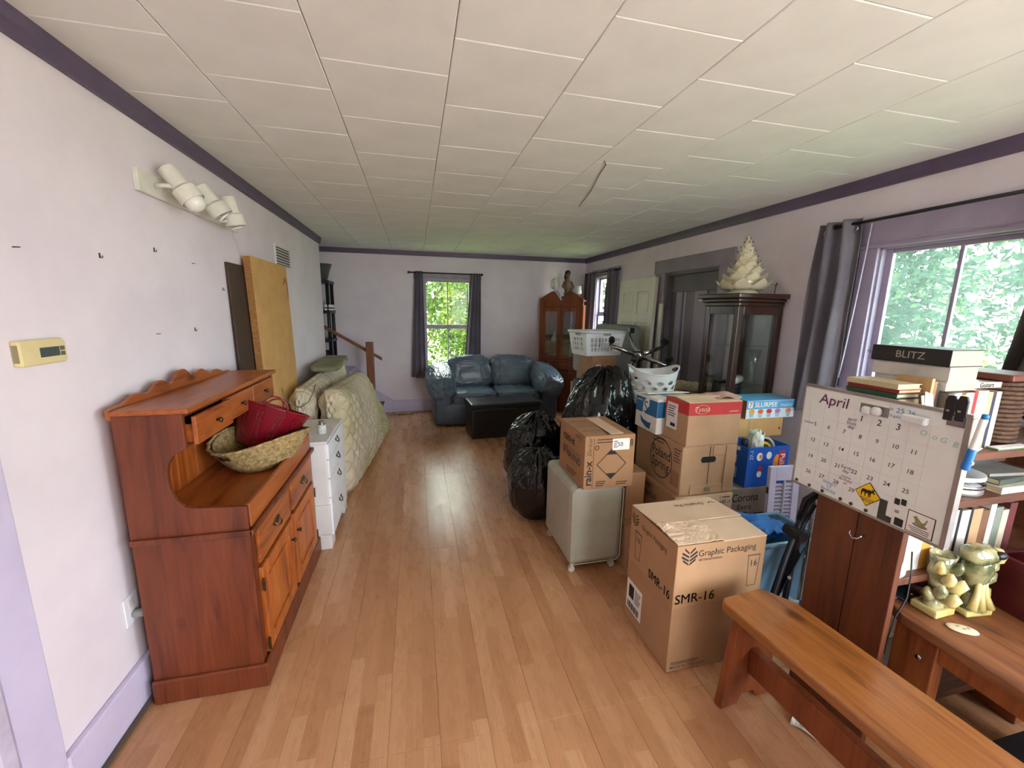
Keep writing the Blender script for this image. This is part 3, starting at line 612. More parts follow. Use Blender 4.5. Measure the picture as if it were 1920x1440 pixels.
# ------------------------------------------------------------------ things fixed to the left wall
M_FIX = mat('aged_white_enamel', (224, 221, 210), 0.45, (206, 203, 192), 10)
tl = thing('spotlight_bar', 'cream wall-mounted bar with three adjustable spotlights above the hutch', 'spotlight', (-1.09, 2.05, 2.045))
B(((0, 0, -0.045), (0.020, 0.97, 0.045))).obj('bar', M_FIX, tl, bevel=0.004)
M_BULB = mat('bulb_glass', (232, 230, 222), 0.15, (222, 220, 212), 5)
def spot(y, aim, kind):
    d = Vector(aim).normalized(); q = d.to_track_quat('Z', 'Y').to_matrix().to_4x4(); c = Vector((0.105, y, 0.012))
    h = MB(); h.lathe([(0.033, -0.085), (0.036, -0.083), (0.036, 0.0), (0.050, 0.012), (0.052, 0.068), (0.048, 0.068), (0.045, 0.02), (0.030, 0.01)], 28, M=Matrix.Translation(c) @ q, caps=False)
    h.lathe([(0.0001, -0.085), (0.033, -0.085)], 28, M=Matrix.Translation(c) @ q, caps=False)
    o = h.obj('spot_head', M_FIX, tl)
    MB().tube([(0.018, y-0.03, 0.0), (0.05, y-0.03, 0.005), c], 0.010, 8).obj('swivel_arm', M_FIX, o, smooth=True)
    if kind == 'globe': MB().lathe([(0.014, 0.01), (0.028, 0.03), (0.040, 0.05), (0.043, 0.072), (0.036, 0.098), (0.018, 0.111), (0.001, 0.114)], 20, M=Matrix.Translation(c) @ q, caps=False).obj('bulb', M_BULB, o, smooth=True)
    else:
        pts = [Matrix.Translation(c) @ q @ Vector((0.026*math.cos(a*1.0), 0.026*math.sin(a*1.0), 0.015+0.075*a/(6*math.pi))) for a in [6*math.pi*i/60 for i in range(61)]]
        MB().tube(pts, 0.0065, 6).obj('bulb', M_BULB, o, smooth=True)
spot(0.14, (0.34, 0.06, -0.50), 'globe'); spot(0.43, (0.34, 0.10, -0.52), 'spiral'); spot(0.66, (0.14, 0.10, -0.8), 'spiral')
MB().tube([(0.012, 0.90, -0.045), (0.012, 0.93, -0.10), (0.014, 1.0, -0.2), (0.02, 1.09, -0.3)], 0.0025, 6).obj('cord', M_WP, tl)
th = thing('thermostat', 'yellowed plastic wall thermostat with a small grey screen', 'thermostat', (-1.0895, 1.40, 1.368))
MB().prism([(0, 0), (0.150, 0), (0.158, 0.012), (0.158, 0.062), (0.150, 0.074), (0, 0.074)], 'x', 0.0, 0.022).obj('body', mat('yellowed_plastic', (226, 210, 160), 0.45, (216, 198, 146), 8), th, bevel=0.005)
B(((0.022, 0.062, 0.022), (0.0235, 0.128, 0.050))).obj('screen', mat('lcd_screen', (78, 88, 86), 0.2, (70, 80, 78)), th)
B(((0.022, 0.132, 0.022), (0.026, 0.144, 0.034)), ((0.022, 0.132, 0.038), (0.026, 0.144, 0.050))).obj('button', mat('grey_button', (110, 108, 100), 0.5, (100, 98, 90)), th)
B(((0.004, -0.0005, 0.012), (0.018, 0.0, 0.062))).obj('vent_slots', mat('shadowed_plastic', (150, 138, 104), 0.6, (140, 128, 96)), th)
for i, (yy, zz, lb) in enumerate(((1.80, 1.715, 'dark wall hook left of centre above the thermostat row'), (2.13, 1.778, 'dark wall hook just below the spotlight bar'), (2.75, 1.64, 'dark wall hook beside the dark leaning panel'), (2.385, 1.425, 'lowest dark wall hook above the hutch crest'))):
    t = thing('wall_hook', lb, 'hook', (-1.09, yy, zz), group='picture hooks on the left wall')
    B(((0, -0.003, -0.008), (0.002, 0.003, 0.010))).obj('plate', M_BRASS, t)
    MB().tube([(0.002, 0, -0.004), (0.008, 0, -0.008), (0.009, 0.002, 0.001)], 0.0015, 6).obj('prong', M_BRASS, t)
for yy, zz, lb in ((1.47, 1.70, 'bent nail at the far left of the wall above the thermostat'), (2.435, 1.753, 'small nail right of the two upper wall hooks'), (2.065, 1.422, 'small nail above the left part of the hutch crest')):
    tag(MB().tube([(-1.0905, yy, zz), (-1.082, yy, zz), (-1.080, yy+0.010, zz+0.001)], 0.0016, 6).obj('nail', M_BRASS), lb, 'nail', 'nails in the left wall')
vt = thing('wall_vent', 'white louvred air vent high on the left wall above the particle board', 'vent', (-1.0895, 3.74, 1.865))
B(((0, 0, 0), (0.010, 0.42, 0.02)), ((0, 0, 0.16), (0.010, 0.42, 0.18)), ((0, 0, 0.02), (0.010, 0.02, 0.16)), ((0, 0.40, 0.02), (0.010, 0.42, 0.16))).obj('frame', M_WP, vt, bevel=0.002)
B(((0.0, 0.02, 0.02), (0.002, 0.40, 0.16))).obj('dark_back', M_BLK, vt)
for k in range(6): B(((0.003, 0.02, 0.030+k*0.022), (0.011, 0.40, 0.038+k*0.022))).obj('slat', M_WP, vt)
ot = thing('wall_outlet', 'white wall outlet near the floor beside the hutch with a plugged-in adapter', 'outlet', (-1.0895, 1.625, 0.345))
B(((0, 0, 0), (0.006, 0.075, 0.115))).obj('cover_plate', M_WP2, ot, bevel=0.002)
B(((0.006, 0.022, 0.068), (0.008, 0.053, 0.098))).obj('socket', M_WP, ot, bevel=0.001)
MB().lathe([(0.014, 0), (0.016, 0.01), (0.016, 0.04), (0.012, 0.048)], 14, M=Matrix.Translation((0.006, 0.040, 0.034)) @ RX).obj('adapter', mat('grey_plug', (150, 150, 148), 0.4, (138, 138, 136)), ot, smooth=True)

# ------------------------------------------------------------------ stair corner
M_NEWEL = wood('newel_oak', (112, 62, 32), (130, 76, 42), (76, 40, 20), 'z', 1.0, 0.45, knots=False)
st = thing('stair', 'lavender boxed stair rising to the left behind the wall end', 'stair', (0, 0, 0))
for k in range(4):
    x1 = -0.50-0.123*k
    B(((-2.19, 5.53, 0.178*k+0.002), (x1, 6.168, 0.178*(k+1)-0.024))).obj('riser_box', M_BASE, st, bevel=0.002)
    B(((x1-0.145 if k < 3 else -2.19, 5.52, 0.178*(k+1)-0.024), (x1+0.02, 6.168, 0.178*(k+1)))).obj('tread', M_NEWEL if k == 0 else M_BASE, st, bevel=0.006)
MB().prism([(-0.37, 0.0), (-0.37, 0.205), (-0.62, 0.36), (-0.72, 0.52), (-0.87, 0.715), (-1.15, 0.715), (-2.1, 1.45), (-2.1, 0.0)], 'y', 6.17, 6.199).obj('wall_skirt', M_BASE, st, bevel=0.003)
nw = thing('newel_post', 'square brown newel post with a sloping handrail at the stair foot', 'handrail', (-0.578, 5.455, 0))
B(((-0.045, -0.045, 0.002), (0.045, 0.045, 1.115))).obj('post', M_NEWEL, nw, bevel=0.004)
MB().prism([(-1.5, 1.865), (0.14, 0.865), (0.14, 0.908), (-1.5, 1.908)], 'y', -0.02, 0.02, Matrix.Translation((0, 0.067, 0.0))).obj('rail', M_NEWEL, nw, bevel=0.006)
sh = thing('plastic_shelf_unit', 'black plastic shelving unit standing in the stair corner', 'shelf', (-1.55, 5.72, 0.722))
for x in (0.0, 0.46):
    for yy in (0.0, 0.30): MB().lathe([(0.022, 0), (0.022, 1.15)], 10, c=(x, yy, 0)).obj('leg', M_BLK, sh, smooth=True)
for z in (0.02, 0.37, 0.74, 1.12): B(((-0.03, -0.03, z), (0.49, 0.33, z+0.04))).obj('shelf_board', M_BLK, sh, bevel=0.006)
def jar(name, label, cat, loc, prof, m, group=None, n=18):
    o = MB().lathe(prof, n).obj(name, m, smooth=True); o.location = loc; return tag(o, label, cat, group)
GI = 'odds and ends on the black shelf'
jar('glass_jar', 'small glass jar on the upper level of the black plastic shelf', 'jar', (-1.18, 5.80, 1.505), [(0.04, 0), (0.045, 0.01), (0.045, 0.09), (0.03, 0.11), (0.032, 0.12)], mat('pale_glass', (170, 190, 186), 0.2, (150, 172, 168)), GI)
t = thing('white_carton', 'white carton on the upper level of the black plastic shelf', 'box', (-1.08, 5.76, 1.504), group=GI)
B(((-0.05, -0.06, 0), (0.05, 0.06, 0.07))).obj('body', M_WHITE, t, bevel=0.002); B(((-0.051, -0.061, 0.02), (0.051, 0.061, 0.035))).obj('band', M_BLK, t)
jar('glass_bowl', 'dark-rimmed glass bowl on top of the black plastic shelf', 'bowl', (-1.14, 5.82, 1.883), [(0.03, 0), (0.05, 0.02), (0.07, 0.10), (0.105, 0.20), (0.11, 0.205), (0.10, 0.20), (0.065, 0.10), (0.04, 0.03)], mat('smoked_glass', (84, 84, 80), 0.3, (70, 70, 68)), GI)
t = thing('red_bag', 'crumpled dark red bag on the lowest level of the black plastic shelf', 'bag', (-1.18, 5.80, 0.783), group=GI)
MB().blob((0, 0, 0.10), (0.09, 0.10, 0.10), 0.7, 24, 14, lambda q: 0.15*noise.noise(q*3)).obj('cloth', mat('maroon_cloth', (84, 20, 34), 0.8, (64, 14, 26), 8), t, smooth=True)
tag(MB().tube([(-0.32+0.05*math.sin(i*0.9)+i*0.004, 6.06+0.04*math.cos(i*1.1), 0.008+0.004*(i % 3)) for i in range(60)], 0.006, 6).obj('extension_cord', mat('beige_cord', (196, 184, 150), 0.6, (184, 172, 138)), smooth=True), 'coiled beige cable on the floor beside the stair foot', 'cord')

bo_ = thing('wall_outlet', 'pale wall outlet low on the far wall left of the curtain', 'outlet', (-0.235, 6.1995, 0.61))
B(((0, -0.006, 0), (0.075, 0, 0.115))).obj('cover_plate', M_WALL, bo_, bevel=0.002)
for z_ in (0.022, 0.064): B(((0.022, -0.0075, z_), (0.053, -0.006, z_+0.03))).obj('socket', M_WP, bo_, bevel=0.001)
tag(MB().tube([(1.017, 2.20, 2.3465), (1.047, 2.243, 2.345), (1.078, 2.382, 2.3455), (1.175, 2.728, 2.345), (1.262, 3.153, 2.3465)], 0.0022, 6).obj('loose_wire', M_BLK, smooth=True), 'thin dark wire trailing across the ceiling tiles', 'wire')

# ================================================================== CURTAINS
def curtain(label, axis, plane, w_top, w_bot, z0, z1, waves, amp, m=None, grommets=0, group=None):
    t = thing('curtain', label, 'curtain', (0, 0, 0), group=group); b = MB()
    def f(u, v):
        a, c = w_bot[0]+(w_top[0]-w_bot[0])*v, w_bot[1]+(w_top[1]-w_bot[1])*v
        w = a+(c-a)*u; d = amp*math.sin(u*waves*2*math.pi+0.6*math.sin(v*3))*(0.75+0.25*(1-v))+0.006*math.sin(v*9+u*5)
        z = z0+(z1-z0)*v+0.006*math.sin(u*waves*4*math.pi)*(1-v)
        return Vector((plane+d, w, z)) if axis == 'x' else Vector((w, plane+d, z))
    b.grid(f, int(waves*18)+4, 30); b.obj('cloth', m or M_CURT, t, smooth=True, solid=0.003)
    for k in range(grommets):
        u = (k+0.5)/grommets; p = f(u, 0.955)
        q = Matrix.Translation(p) @ (RX if axis == 'x' else Matrix.Rotation(R(90), 4, 'X'))
        MB().tube([q @ Vector((0.021*math.cos(a), 0.021*math.sin(a), 0)) for a in [2*math.pi*i/20 for i in range(20)]], 0.005, 6, True).obj('grommet', M_CHROME, t, smooth=True)
    return t
def rod(label, axis, plane, w0, w1, z, r, wall, brackets, ball=0.018):
    t = thing('curtain_rod', label, 'rod', (0, 0, 0)); P = (lambda w, d=0, zz=0: (plane+d, w, z+zz)) if axis == 'x' else (lambda w, d=0, zz=0: (w, plane+d, z+zz))
    MB().tube([P(w0), P(w1)], r, 10).obj('pole', M_BLK, t, smooth=True)
    for w in (w0, w1): MB().blob(P(w), (ball,)*3, 1.0, 14, 10).obj('finial', M_BLK, t, smooth=True)
    for w in brackets: MB().tube([P(w), P(w, wall-plane)], r*0.8, 6).obj('bracket', M_BLK, t)
rod('black curtain rod above the far window', 'y', 6.12, -0.075, 0.975, 2.048, 0.010, 6.199, (0.0, 0.9))
curtain('dark grey curtain on the left of the far window', 'y', 6.12, (0.012, 0.118), (-0.075, 0.135), 0.535, 2.068, 2.5, 0.022, group='grey curtains')
curtain('dark grey curtain pushed to the right of the far window behind the loveseat', 'y', 6.12, (0.81, 0.955), (0.70, 0.955), 0.60, 2.062, 3.5, 0.022, group='grey curtains')
rod('long black curtain rod above the large window', 'x', 2.56, 1.10, 2.13, 2.085, 0.009, 2.649, (1.15, 2.09), 0.016)
curtain('grey grommet curtain at the left of the large window', 'x', 2.56, (1.975, 2.235), (1.985, 2.26), 0.90, 2.115, 2.5, 0.038, grommets=3, group='grey curtains')
curtain('dark curtain at the right edge of the large window', 'x', 2.56, (1.02, 1.17), (1.02, 1.27), 1.12, 2.10, 2.5, 0.03, mat('dark_curtain_cloth', (66, 60, 58), 0.9, (54, 48, 48), 6, bump=0.06, bs=300), group='grey curtains')
tag(MB().tube([(2.615, 1.955, 2.08), (2.612, 1.96, 1.9), (2.60, 1.965, 1.6), (2.59, 1.975, 1.3), (2.585, 1.982, 1.16)], 0.004, 6).obj('blind_cord', M_BASE, smooth=True), 'pale cord hanging beside the large window frame', 'cord')
rod('black curtain rod above the narrow side window', 'x', 2.57, 4.93, 5.98, 2.085, 0.012, 2.649, (5.05, 5.9))
curtain('grey curtain on the left of the narrow side window', 'x', 2.57, (5.66, 6.02), (5.70, 6.05), 0.6, 2.11, 3, 0.03, grommets=2, group='grey curtains')
curtain('grey curtain on the right of the narrow side window', 'x', 2.57, (5.02, 5.28), (5.02, 5.30), 0.6, 2.11, 2.5, 0.03, grommets=2, group='grey curtains')

# ================================================================== LOVESEAT + OTTOMAN
def leather(name, c, c2, rough=0.32):
    return mat(name, c, rough, c2, 4, bump=0.25, bs=22)
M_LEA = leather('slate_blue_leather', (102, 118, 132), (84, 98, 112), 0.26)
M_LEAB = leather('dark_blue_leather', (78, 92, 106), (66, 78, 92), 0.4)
def wr(s, a=0.02, k=3.0):
    def f(q):
        v = noise.noise(Vector((q.x*k, q.y*k*0.6, q.z*k))+Vector((s, s*2, 0))); w = noise.noise(Vector((q.x*k*3, q.y*k, q.z*k*2.2))+Vector((s*3, 0, s)))
        w2 = noise.noise(Vector((q.x*k*2.4+q.z*5, q.y*k*2, q.z*k*5-q.x*4))+Vector((s, s, s*2))); return a*v - a*1.6*max(0, 0.28-abs(w))*2.2 - a*0.9*max(0, 0.2-abs(w2))*2.4
    return f
so = thing('loveseat', 'slate blue leather loveseat with puffy cushions under the far window', 'sofa', (0.19, 5.22, 0))
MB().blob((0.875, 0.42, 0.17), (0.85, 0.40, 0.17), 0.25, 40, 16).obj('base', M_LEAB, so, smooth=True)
for k, (x, s) in enumerate(((0.555, 3), (1.185, 9))):
    MB().blob((x, 0.34, 0.365), (0.325, 0.32, 0.095), 0.42, 110, 56, wr(s, 0.05)).obj('seat_cushion', M_LEA, so, smooth=True)
    MB().blob((x-0.01 if k == 0 else x+0.01, 0.655, 0.635), (0.335, 0.13, 0.25), 0.50, 120, 70, wr(s+4, 0.060), Matrix.Rotation(R(-14), 4, 'X') @ Matrix.Rotation(R(-4 if k == 0 else 3), 4, 'Y')).obj('back_cushion', M_LEA, so, smooth=True)
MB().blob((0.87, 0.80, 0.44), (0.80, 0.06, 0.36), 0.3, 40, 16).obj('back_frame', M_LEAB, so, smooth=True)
for s in (-1, 1):
    cx = 0.875+s*0.735
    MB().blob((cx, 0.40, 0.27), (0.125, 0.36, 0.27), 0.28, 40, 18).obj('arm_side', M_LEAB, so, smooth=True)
    MB().blob((cx+s*0.02, 0.36, 0.575), (0.195, 0.45, 0.175), 0.62, 120, 70, wr(20+s*5, 0.042, 3.0), Matrix.Rotation(R(11), 4, 'X') @ Matrix.Rotation(R(s*14), 4, 'Y')).obj('arm_pillow', M_LEA, so, smooth=True)
for x in (0.2, 1.55): 
    for yy in (0.1, 0.72): MB().lathe([(0.03, 0.0), (0.035, 0.03)], 12, c=(x, yy, 0)).obj('foot', M_BLK, so)
M_BLEA = mat('black_vinyl', (30, 32, 34), 0.3, (36, 38, 40), 6, bump=0.08, bs=40)
om = thing('storage_ottoman', 'long black vinyl storage ottoman in front of the loveseat', 'ottoman', (0.625, 4.655, 0), 4.5)
B(((0, 0, 0.0), (0.87, 0.40, 0.365))).obj('body', M_BLEA, om, bevel=0.012)
B(((-0.008, -0.008, 0.368), (0.878, 0.408, 0.435))).obj('lid', M_BLEA, om, bevel=0.018)
MB().tube([(-0.010, -0.010, 0.378), (0.88, -0.010, 0.378), (0.88, 0.41, 0.378), (-0.010, 0.41, 0.378)], 0.004, 6, True).obj('piping', M_BLEA, om)

# ================================================================== CORNER CUPBOARD
M_CCW = wood('corner_pine', (128, 64, 28), (150, 80, 38), (84, 38, 16), 'z', 1.0, 0.42)
A = Vector((1.86, 6.05)); Bv = Vector((2.36, 5.55)); wd = (Bv-A).length
cc = thing('corner_cupboard', 'pine corner cupboard with two glazed doors in the far right corner', 'cupboard', (A.x, A.y, 0), -45)
H = 1.63
def ccb(b, n, m=M_CCW, p=None, bev=0.004): return B(*b).obj(n, m, p or cc, bevel=bev)
ccb([((0, 0, 0), (0.06, 0.02, H)), ((wd-0.06, 0, 0), (wd, 0.02, H)), ((0.06, 0, 0), (wd-0.06, 0.02, 0.08)), ((0.06, 0, 0.78), (wd-0.06, 0.02, 0.82)), ((0.06, 0, H-0.04), (wd-0.06, 0.02, H))], 'face_frame')
MB().prism([(0.0, 0.02), (wd, 0.02), (wd-0.001, 0.10), (wd/2+0.02, 0.40), (wd/2-0.02, 0.40), (0.001, 0.10)], 'z', 0.04, 0.06).obj('bottom_board', M_CCW, cc)
MB().prism([(0.0, 0.02), (wd, 0.02), (wd-0.001, 0.10), (wd/2+0.02, 0.40), (wd/2-0.02, 0.40), (0.001, 0.10)], 'z', H+0.05, H+0.07).obj('top_board', M_CCW, cc)
for z in (0.82, 1.06, 1.31): MB().prism([(0.02, 0.02), (wd-0.02, 0.02), (wd-0.02, 0.10), (wd/2+0.02, 0.38), (wd/2-0.02, 0.38), (0.02, 0.10)], 'z', z, z+0.014).obj('shelf_board', M_CCW, cc)
MB().prism([(0.0, 0.02), (0.0, 0.09), (wd/2-0.02, 0.41), (wd/2-0.02, 0.40), (0.012, 0.085), (0.012, 0.02)], 'z', 0.0, H).obj('back_panel', M_CCW, cc)
MB().prism([(wd, 0.02), (wd-0.012, 0.02), (wd-0.012, 0.085), (wd/2+0.02, 0.40), (wd/2+0.02, 0.41), (wd, 0.09)], 'z', 0.0, H).obj('back_panel', M_CCW, cc)
MB().prism([(0, H), (wd, H), (wd, H+0.09), (wd*0.72, H+0.20), (wd*0.66, H+0.19), (wd*0.5, H+0.05), (wd*0.34, H+0.19), (wd*0.28, H+0.20), (0, H+0.09)], 'y', -0.004, 0.02).obj('pediment', M_CCW, cc, bevel=0.004)
B(((0, -0.016, H-0.012), (wd, 0.0, H+0.01))).obj('cornice', M_CCW, cc, bevel=0.004)
for k in range(2):
    x0 = 0.062+k*(wd/2-0.06); w = wd/2-0.064; z0, z1 = 0.825, H-0.045; s = 0.05
    d = B(((x0, -0.014, z0), (x0+s, 0.002, z1)), ((x0+w-s, -0.014, z0), (x0+w, 0.002, z1)), ((x0+s, -0.014, z0), (x0+w-s, 0.002, z0+s)), ((x0+s, -0.014, z1-s), (x0+w-s, 0.002, z1))).obj('glazed_door', M_CCW, cc, bevel=0.003)
    B(((x0+s, -0.008, z0+s), (x0+w-s, -0.005, z1-s))).obj('pane', M_CABGL, d)
    knob(d, (x0+(w-0.02 if k == 0 else 0.02), -0.014, 1.17), M_BRASS, axis='-y')
    d2 = B(((x0, -0.012, 0.66), (x0+w, 0.002, 0.775))).obj('drawer', M_CCW, cc, bevel=0.004); knob(d2, (x0+w/2, -0.012, 0.715), M_CCW, 0.013, axis='-y')
    d3 = B(((x0, -0.012, 0.085), (x0+w, 0.002, 0.65)), ((x0+0.05, -0.018, 0.135), (x0+w-0.05, -0.01, 0.60))).obj('lower_door', M_CCW, cc, bevel=0.005)
GC = 'ornaments of the corner cupboard'
M_CRYS = mat('pale_crystal', (206, 210, 206), 0.15, (186, 192, 190))
def cpt(x, y_, z): 
    p = Matrix.Rotation(R(-45), 2) @ Vector((x, y_)); return (A.x+p.x, A.y+p.y, z)
t = thing('oil_lamp', 'white hurricane lamp with glass base on the left of the corner cupboard', 'lamp', cpt(0.22, 0.09, H+0.07), group=GC)
MB().lathe([(0.05, 0.0), (0.062, 0.02), (0.068, 0.07), (0.05, 0.11), (0.03, 0.125), (0.03, 0.14)], 18).obj('font', M_CRYS, t, smooth=True)
MB().lathe([(0.032, 0.14), (0.042, 0.18), (0.048, 0.23), (0.038, 0.29), (0.030, 0.33)], 18).obj('shade', mat('milk_glass', (230, 226, 220), 0.3, (220, 216, 210)), t, smooth=True)
MB().tube([(-0.03, 0, 0.32), (-0.07, 0, 0.29), (-0.08, 0, 0.22), (-0.05, 0, 0.16)], 0.006, 6).obj('handle', M_CHROME, t, smooth=True)
t = thing('figurine', 'dark carved figurine of a seated person on the corner cupboard', 'figurine', cpt(0.40, 0.10, H+0.07), group=GC)
M_FIG = mat('bronze_figurine', (88, 62, 44), 0.4, (150, 120, 96), 30)
fb = MB(); fb.blob((0.0, 0, 0.035), (0.09, 0.06, 0.035), 0.8, 20, 10); fb.tube([(0, 0, 0.04), (0.005, 0, 0.16), (-0.005, 0, 0.26), (0, 0, 0.31), (0, 0, 0.335)], [0.045, 0.05, 0.055, 0.028, 0.022], 10); fb.blob((0, 0, 0.375), (0.035, 0.04, 0.048), 1, 16, 12)
fb.tube([(0.05, 0, 0.27), (0.085, -0.02, 0.20), (0.05, -0.05, 0.14)], [0.018, 0.016, 0.012], 8); fb.tube([(-0.05, 0, 0.27), (-0.085, -0.02, 0.20), (-0.04, -0.05, 0.15)], [0.018, 0.016, 0.012], 8)
fb.tube([(0.03, 0, 0.10), (0.06, -0.06, 0.09), (0.07, -0.08, 0.01)], [0.028, 0.024, 0.016], 8); fb.tube([(-0.03, 0, 0.10), (-0.03, -0.07, 0.08), (0.02, -0.09, 0.02)], [0.028, 0.024, 0.016], 8)
fb.obj('body', M_FIG, t, smooth=True)
MB().blob((0, 0.008, 0.395), (0.042, 0.044, 0.04), 0.9, 16, 10).tube([(-0.02, 0.02, 0.40), (-0.03, 0.03, 0.33), (-0.025, 0.025, 0.27)], [0.02, 0.02, 0.006], 8).obj('hair', mat('figurine_hair', (50, 34, 26), 0.5, (40, 28, 22)), t, smooth=True)
t = thing('candle_cup', 'small white cup on a wooden foot at the right of the corner cupboard', 'cup', cpt(0.585, 0.085, H+0.07), group=GC)
MB().lathe([(0.04, 0), (0.045, 0.04), (0.02, 0.06), (0.03, 0.085)], 16).obj('foot', M_CCW, t, smooth=True); MB().lathe([(0.034, 0.085), (0.046, 0.10), (0.036, 0.20), (0.030, 0.20), (0.040, 0.10)], 16).obj('shade', M_WHITE, t, smooth=True)
jar('glass_ornament', 'clear glass ornament on the middle shelf of the corner cupboard', 'ornament', cpt(0.22, 0.09, 1.075), [(0.03, 0), (0.05, 0.01), (0.055, 0.05), (0.03, 0.09), (0.012, 0.12), (0.016, 0.14), (0.004, 0.15)], M_CRYS, GC)
jar('glass_dish', 'low glass dish on the lowest glazed shelf of the corner cupboard', 'dish', cpt(0.20, 0.09, 0.835), [(0.03, 0), (0.06, 0.02), (0.07, 0.04), (0.065, 0.04), (0.05, 0.02)], M_CRYS, GC)

# ================================================================== RIGHT WALL, FAR HALF
M_DOORW = mat('cream_door_paint', (232, 230, 214), 0.5, (222, 220, 202), 4)
ld = thing('panelled_door', 'cream six-panel door leaning against the right wall', 'door', (2.545, 4.10, 0.0))
Md = Matrix.Rotation(R(1.6), 4, 'Y')
HD, WD = 1.93, 0.80
def dpanel(y0, y1, z0, z1):
    return MB().box((-0.005, y0, z0), (0.012, y1, z1), Md).box((-0.012, y0+0.025, z0+0.025), (0.0, y1-0.025, z1-0.025), Md)
cols = ((0.10, 0.36), (0.44, 0.70)); rows = ((0.20, 0.72), (0.90, 1.42), (1.52, 1.78))
fr = MB()
for y0, y1 in ((0, 0.10), (0.36, 0.44), (0.70, WD)): fr.box((-0.02, y0, 0.003), (0.02, y1, HD), Md)
for z0, z1 in ((0.003, 0.20), (0.72, 0.90), (1.42, 1.52), (1.78, HD)):
    for y0, y1 in cols: fr.box((-0.02, y0, z0), (0.02, y1, z1), Md)
fr.obj('stiles_and_rails', M_DOORW, ld, bevel=0.002)
for y0, y1 in cols:
    for z0, z1 in rows: dpanel(y0, y1, z0, z1).obj('door_panel', M_DOORW, ld, bevel=0.006)
t = thing('white_lath', 'narrow white lath standing against the boarded doorway casing', 'board', (2.575, 3.99, 0), rot=(0, R(1.2), 0))
B(((0, 0, 0.003), (0.018, 0.055, 1.64))).obj('board', mat('pale_lath_paint', (224, 222, 204), 0.5, (210, 208, 190)), t, bevel=0.002)
M_GRY = mat('grey_upholstery', (140, 142, 136), 0.9, (124, 126, 122), 3, bump=0.15, bs=140)
t = thing('grey_recliner', 'grey upholstered recliner seen from its side behind the laundry basket', 'armchair', (2.0, 4.10, 0))
MB().blob((0.19, 0.30, 0.46), (0.26, 0.32, 0.455), 0.22, 40, 24).obj('body', M_GRY, t, smooth=True)
MB().blob((0.30, 0.28, 1.13), (0.17, 0.27, 0.27), 0.2, 40, 24).obj('backrest', M_GRY, t, smooth=True)
MB().blob((0.0, 0.27, 1.03), (0.15, 0.26, 0.20), 0.2, 40, 24).obj('armrest', M_GRY, t, smooth=True)
def carton(name, label, loc, rz, w, d, h, m, group='cardboard boxes', flaps=True, cat='box', gap=0.006):
    t = thing(name, label, cat, loc, rz, group)
    B(((0, 0, 0), (w, d, h-0.004))).obj('body', m, t, bevel=0.003)
    if flaps:
        B(((0.002, 0.0, h-0.004), (w-0.002, d/2-gap/2, h))).obj('flap', m, t); B(((0.002, d/2+gap/2, h-0.004), (w-0.002, d, h))).obj('flap', m, t)
    return t
bx = carton('cardboard_box', 'small cardboard box with a white label under the laundry basket', (1.70, 3.72, 0.80), 3, 0.27, 0.30, 0.305, M_CARD)
flat(rect(0.05, 0.11, 0.10, 0.22), M_WHITE, bx, '-y', (0, 0, 0), 'label'); flat(rect(0.06, 0.13, 0.09, 0.17), M_INK, bx, '-y', (0, 0, 0), 'barcode', 0.0007)
carton('cardboard_box', 'cardboard box beneath the small box that carries the laundry basket', (1.62, 3.66, 0.0), 0, 0.42, 0.40, 0.40, M_CARD); carton('cardboard_box', 'second cardboard box up in the stack under the laundry basket', (1.63, 3.68, 0.40), 2, 0.40, 0.38, 0.40, M_CARD)
lb = thing('laundry_basket', 'white plastic laundry basket perched on cardboard boxes', 'basket', (1.82, 3.90, 1.106), 8)
M_WPL = mat('white_plastic', (226, 230, 232), 0.35, (216, 220, 224), 6)
def lside(a, b, z0, z1, nx, skipf):
    a, b = Vector(a), Vector(b)
    return MB().grid(lambda u, v: (a.lerp(b, u)*(0.86+0.14*v)).to_3d()+Vector((0, 0, z0+(z1-z0)*v)), nx, 21, skip=skipf)
cn = [(-0.23, -0.17), (0.23, -0.17), (0.23, 0.17), (-0.23, 0.17)]
for k in range(4):
    nx = 34 if k % 2 == 0 else 25
    sk = lambda i, j, nx=nx: (3 < i < nx-5 and i % 3 != 0 and 3 < j < 15 and j % 4 != 3) or (k == 0 and False) or (abs(i-nx/2) < 4 and 16 < j < 19)
    lside(cn[k], cn[(k+1) % 4], 0, 0.235, nx, sk).obj('side', M_WPL, lb, solid=0.003)
B(((-0.198, -0.146, 0.0), (0.198, 0.146, 0.004))).obj('bottom', M_WPL, lb)
MB().tube([(x*1.02, y_*1.02, 0.237) for x, y_ in cn], 0.013, 8, True).obj('rim', M_WPL, lb, smooth=True)
t = thing('black_duffel', 'black fabric bag wedged between the bin bags and the corner cupboard', 'bag', (1.52, 3.50, 0.0))
MB().blob((0, 0, 0.46), (0.085, 0.12, 0.46), 0.4, 28, 20, lambda q: 0.06*noise.noise(q*4)).obj('body', mat('black_nylon', (20, 20, 22), 0.7, (28, 28, 30), 10), t, smooth=True)
MB().tube([(-0.05, -0.02, 0.90), (-0.03, -0.03, 0.95), (0.03, -0.03, 0.95), (0.05, -0.02, 0.90)], 0.01, 6).obj('handle', M_BLK, t, smooth=True)
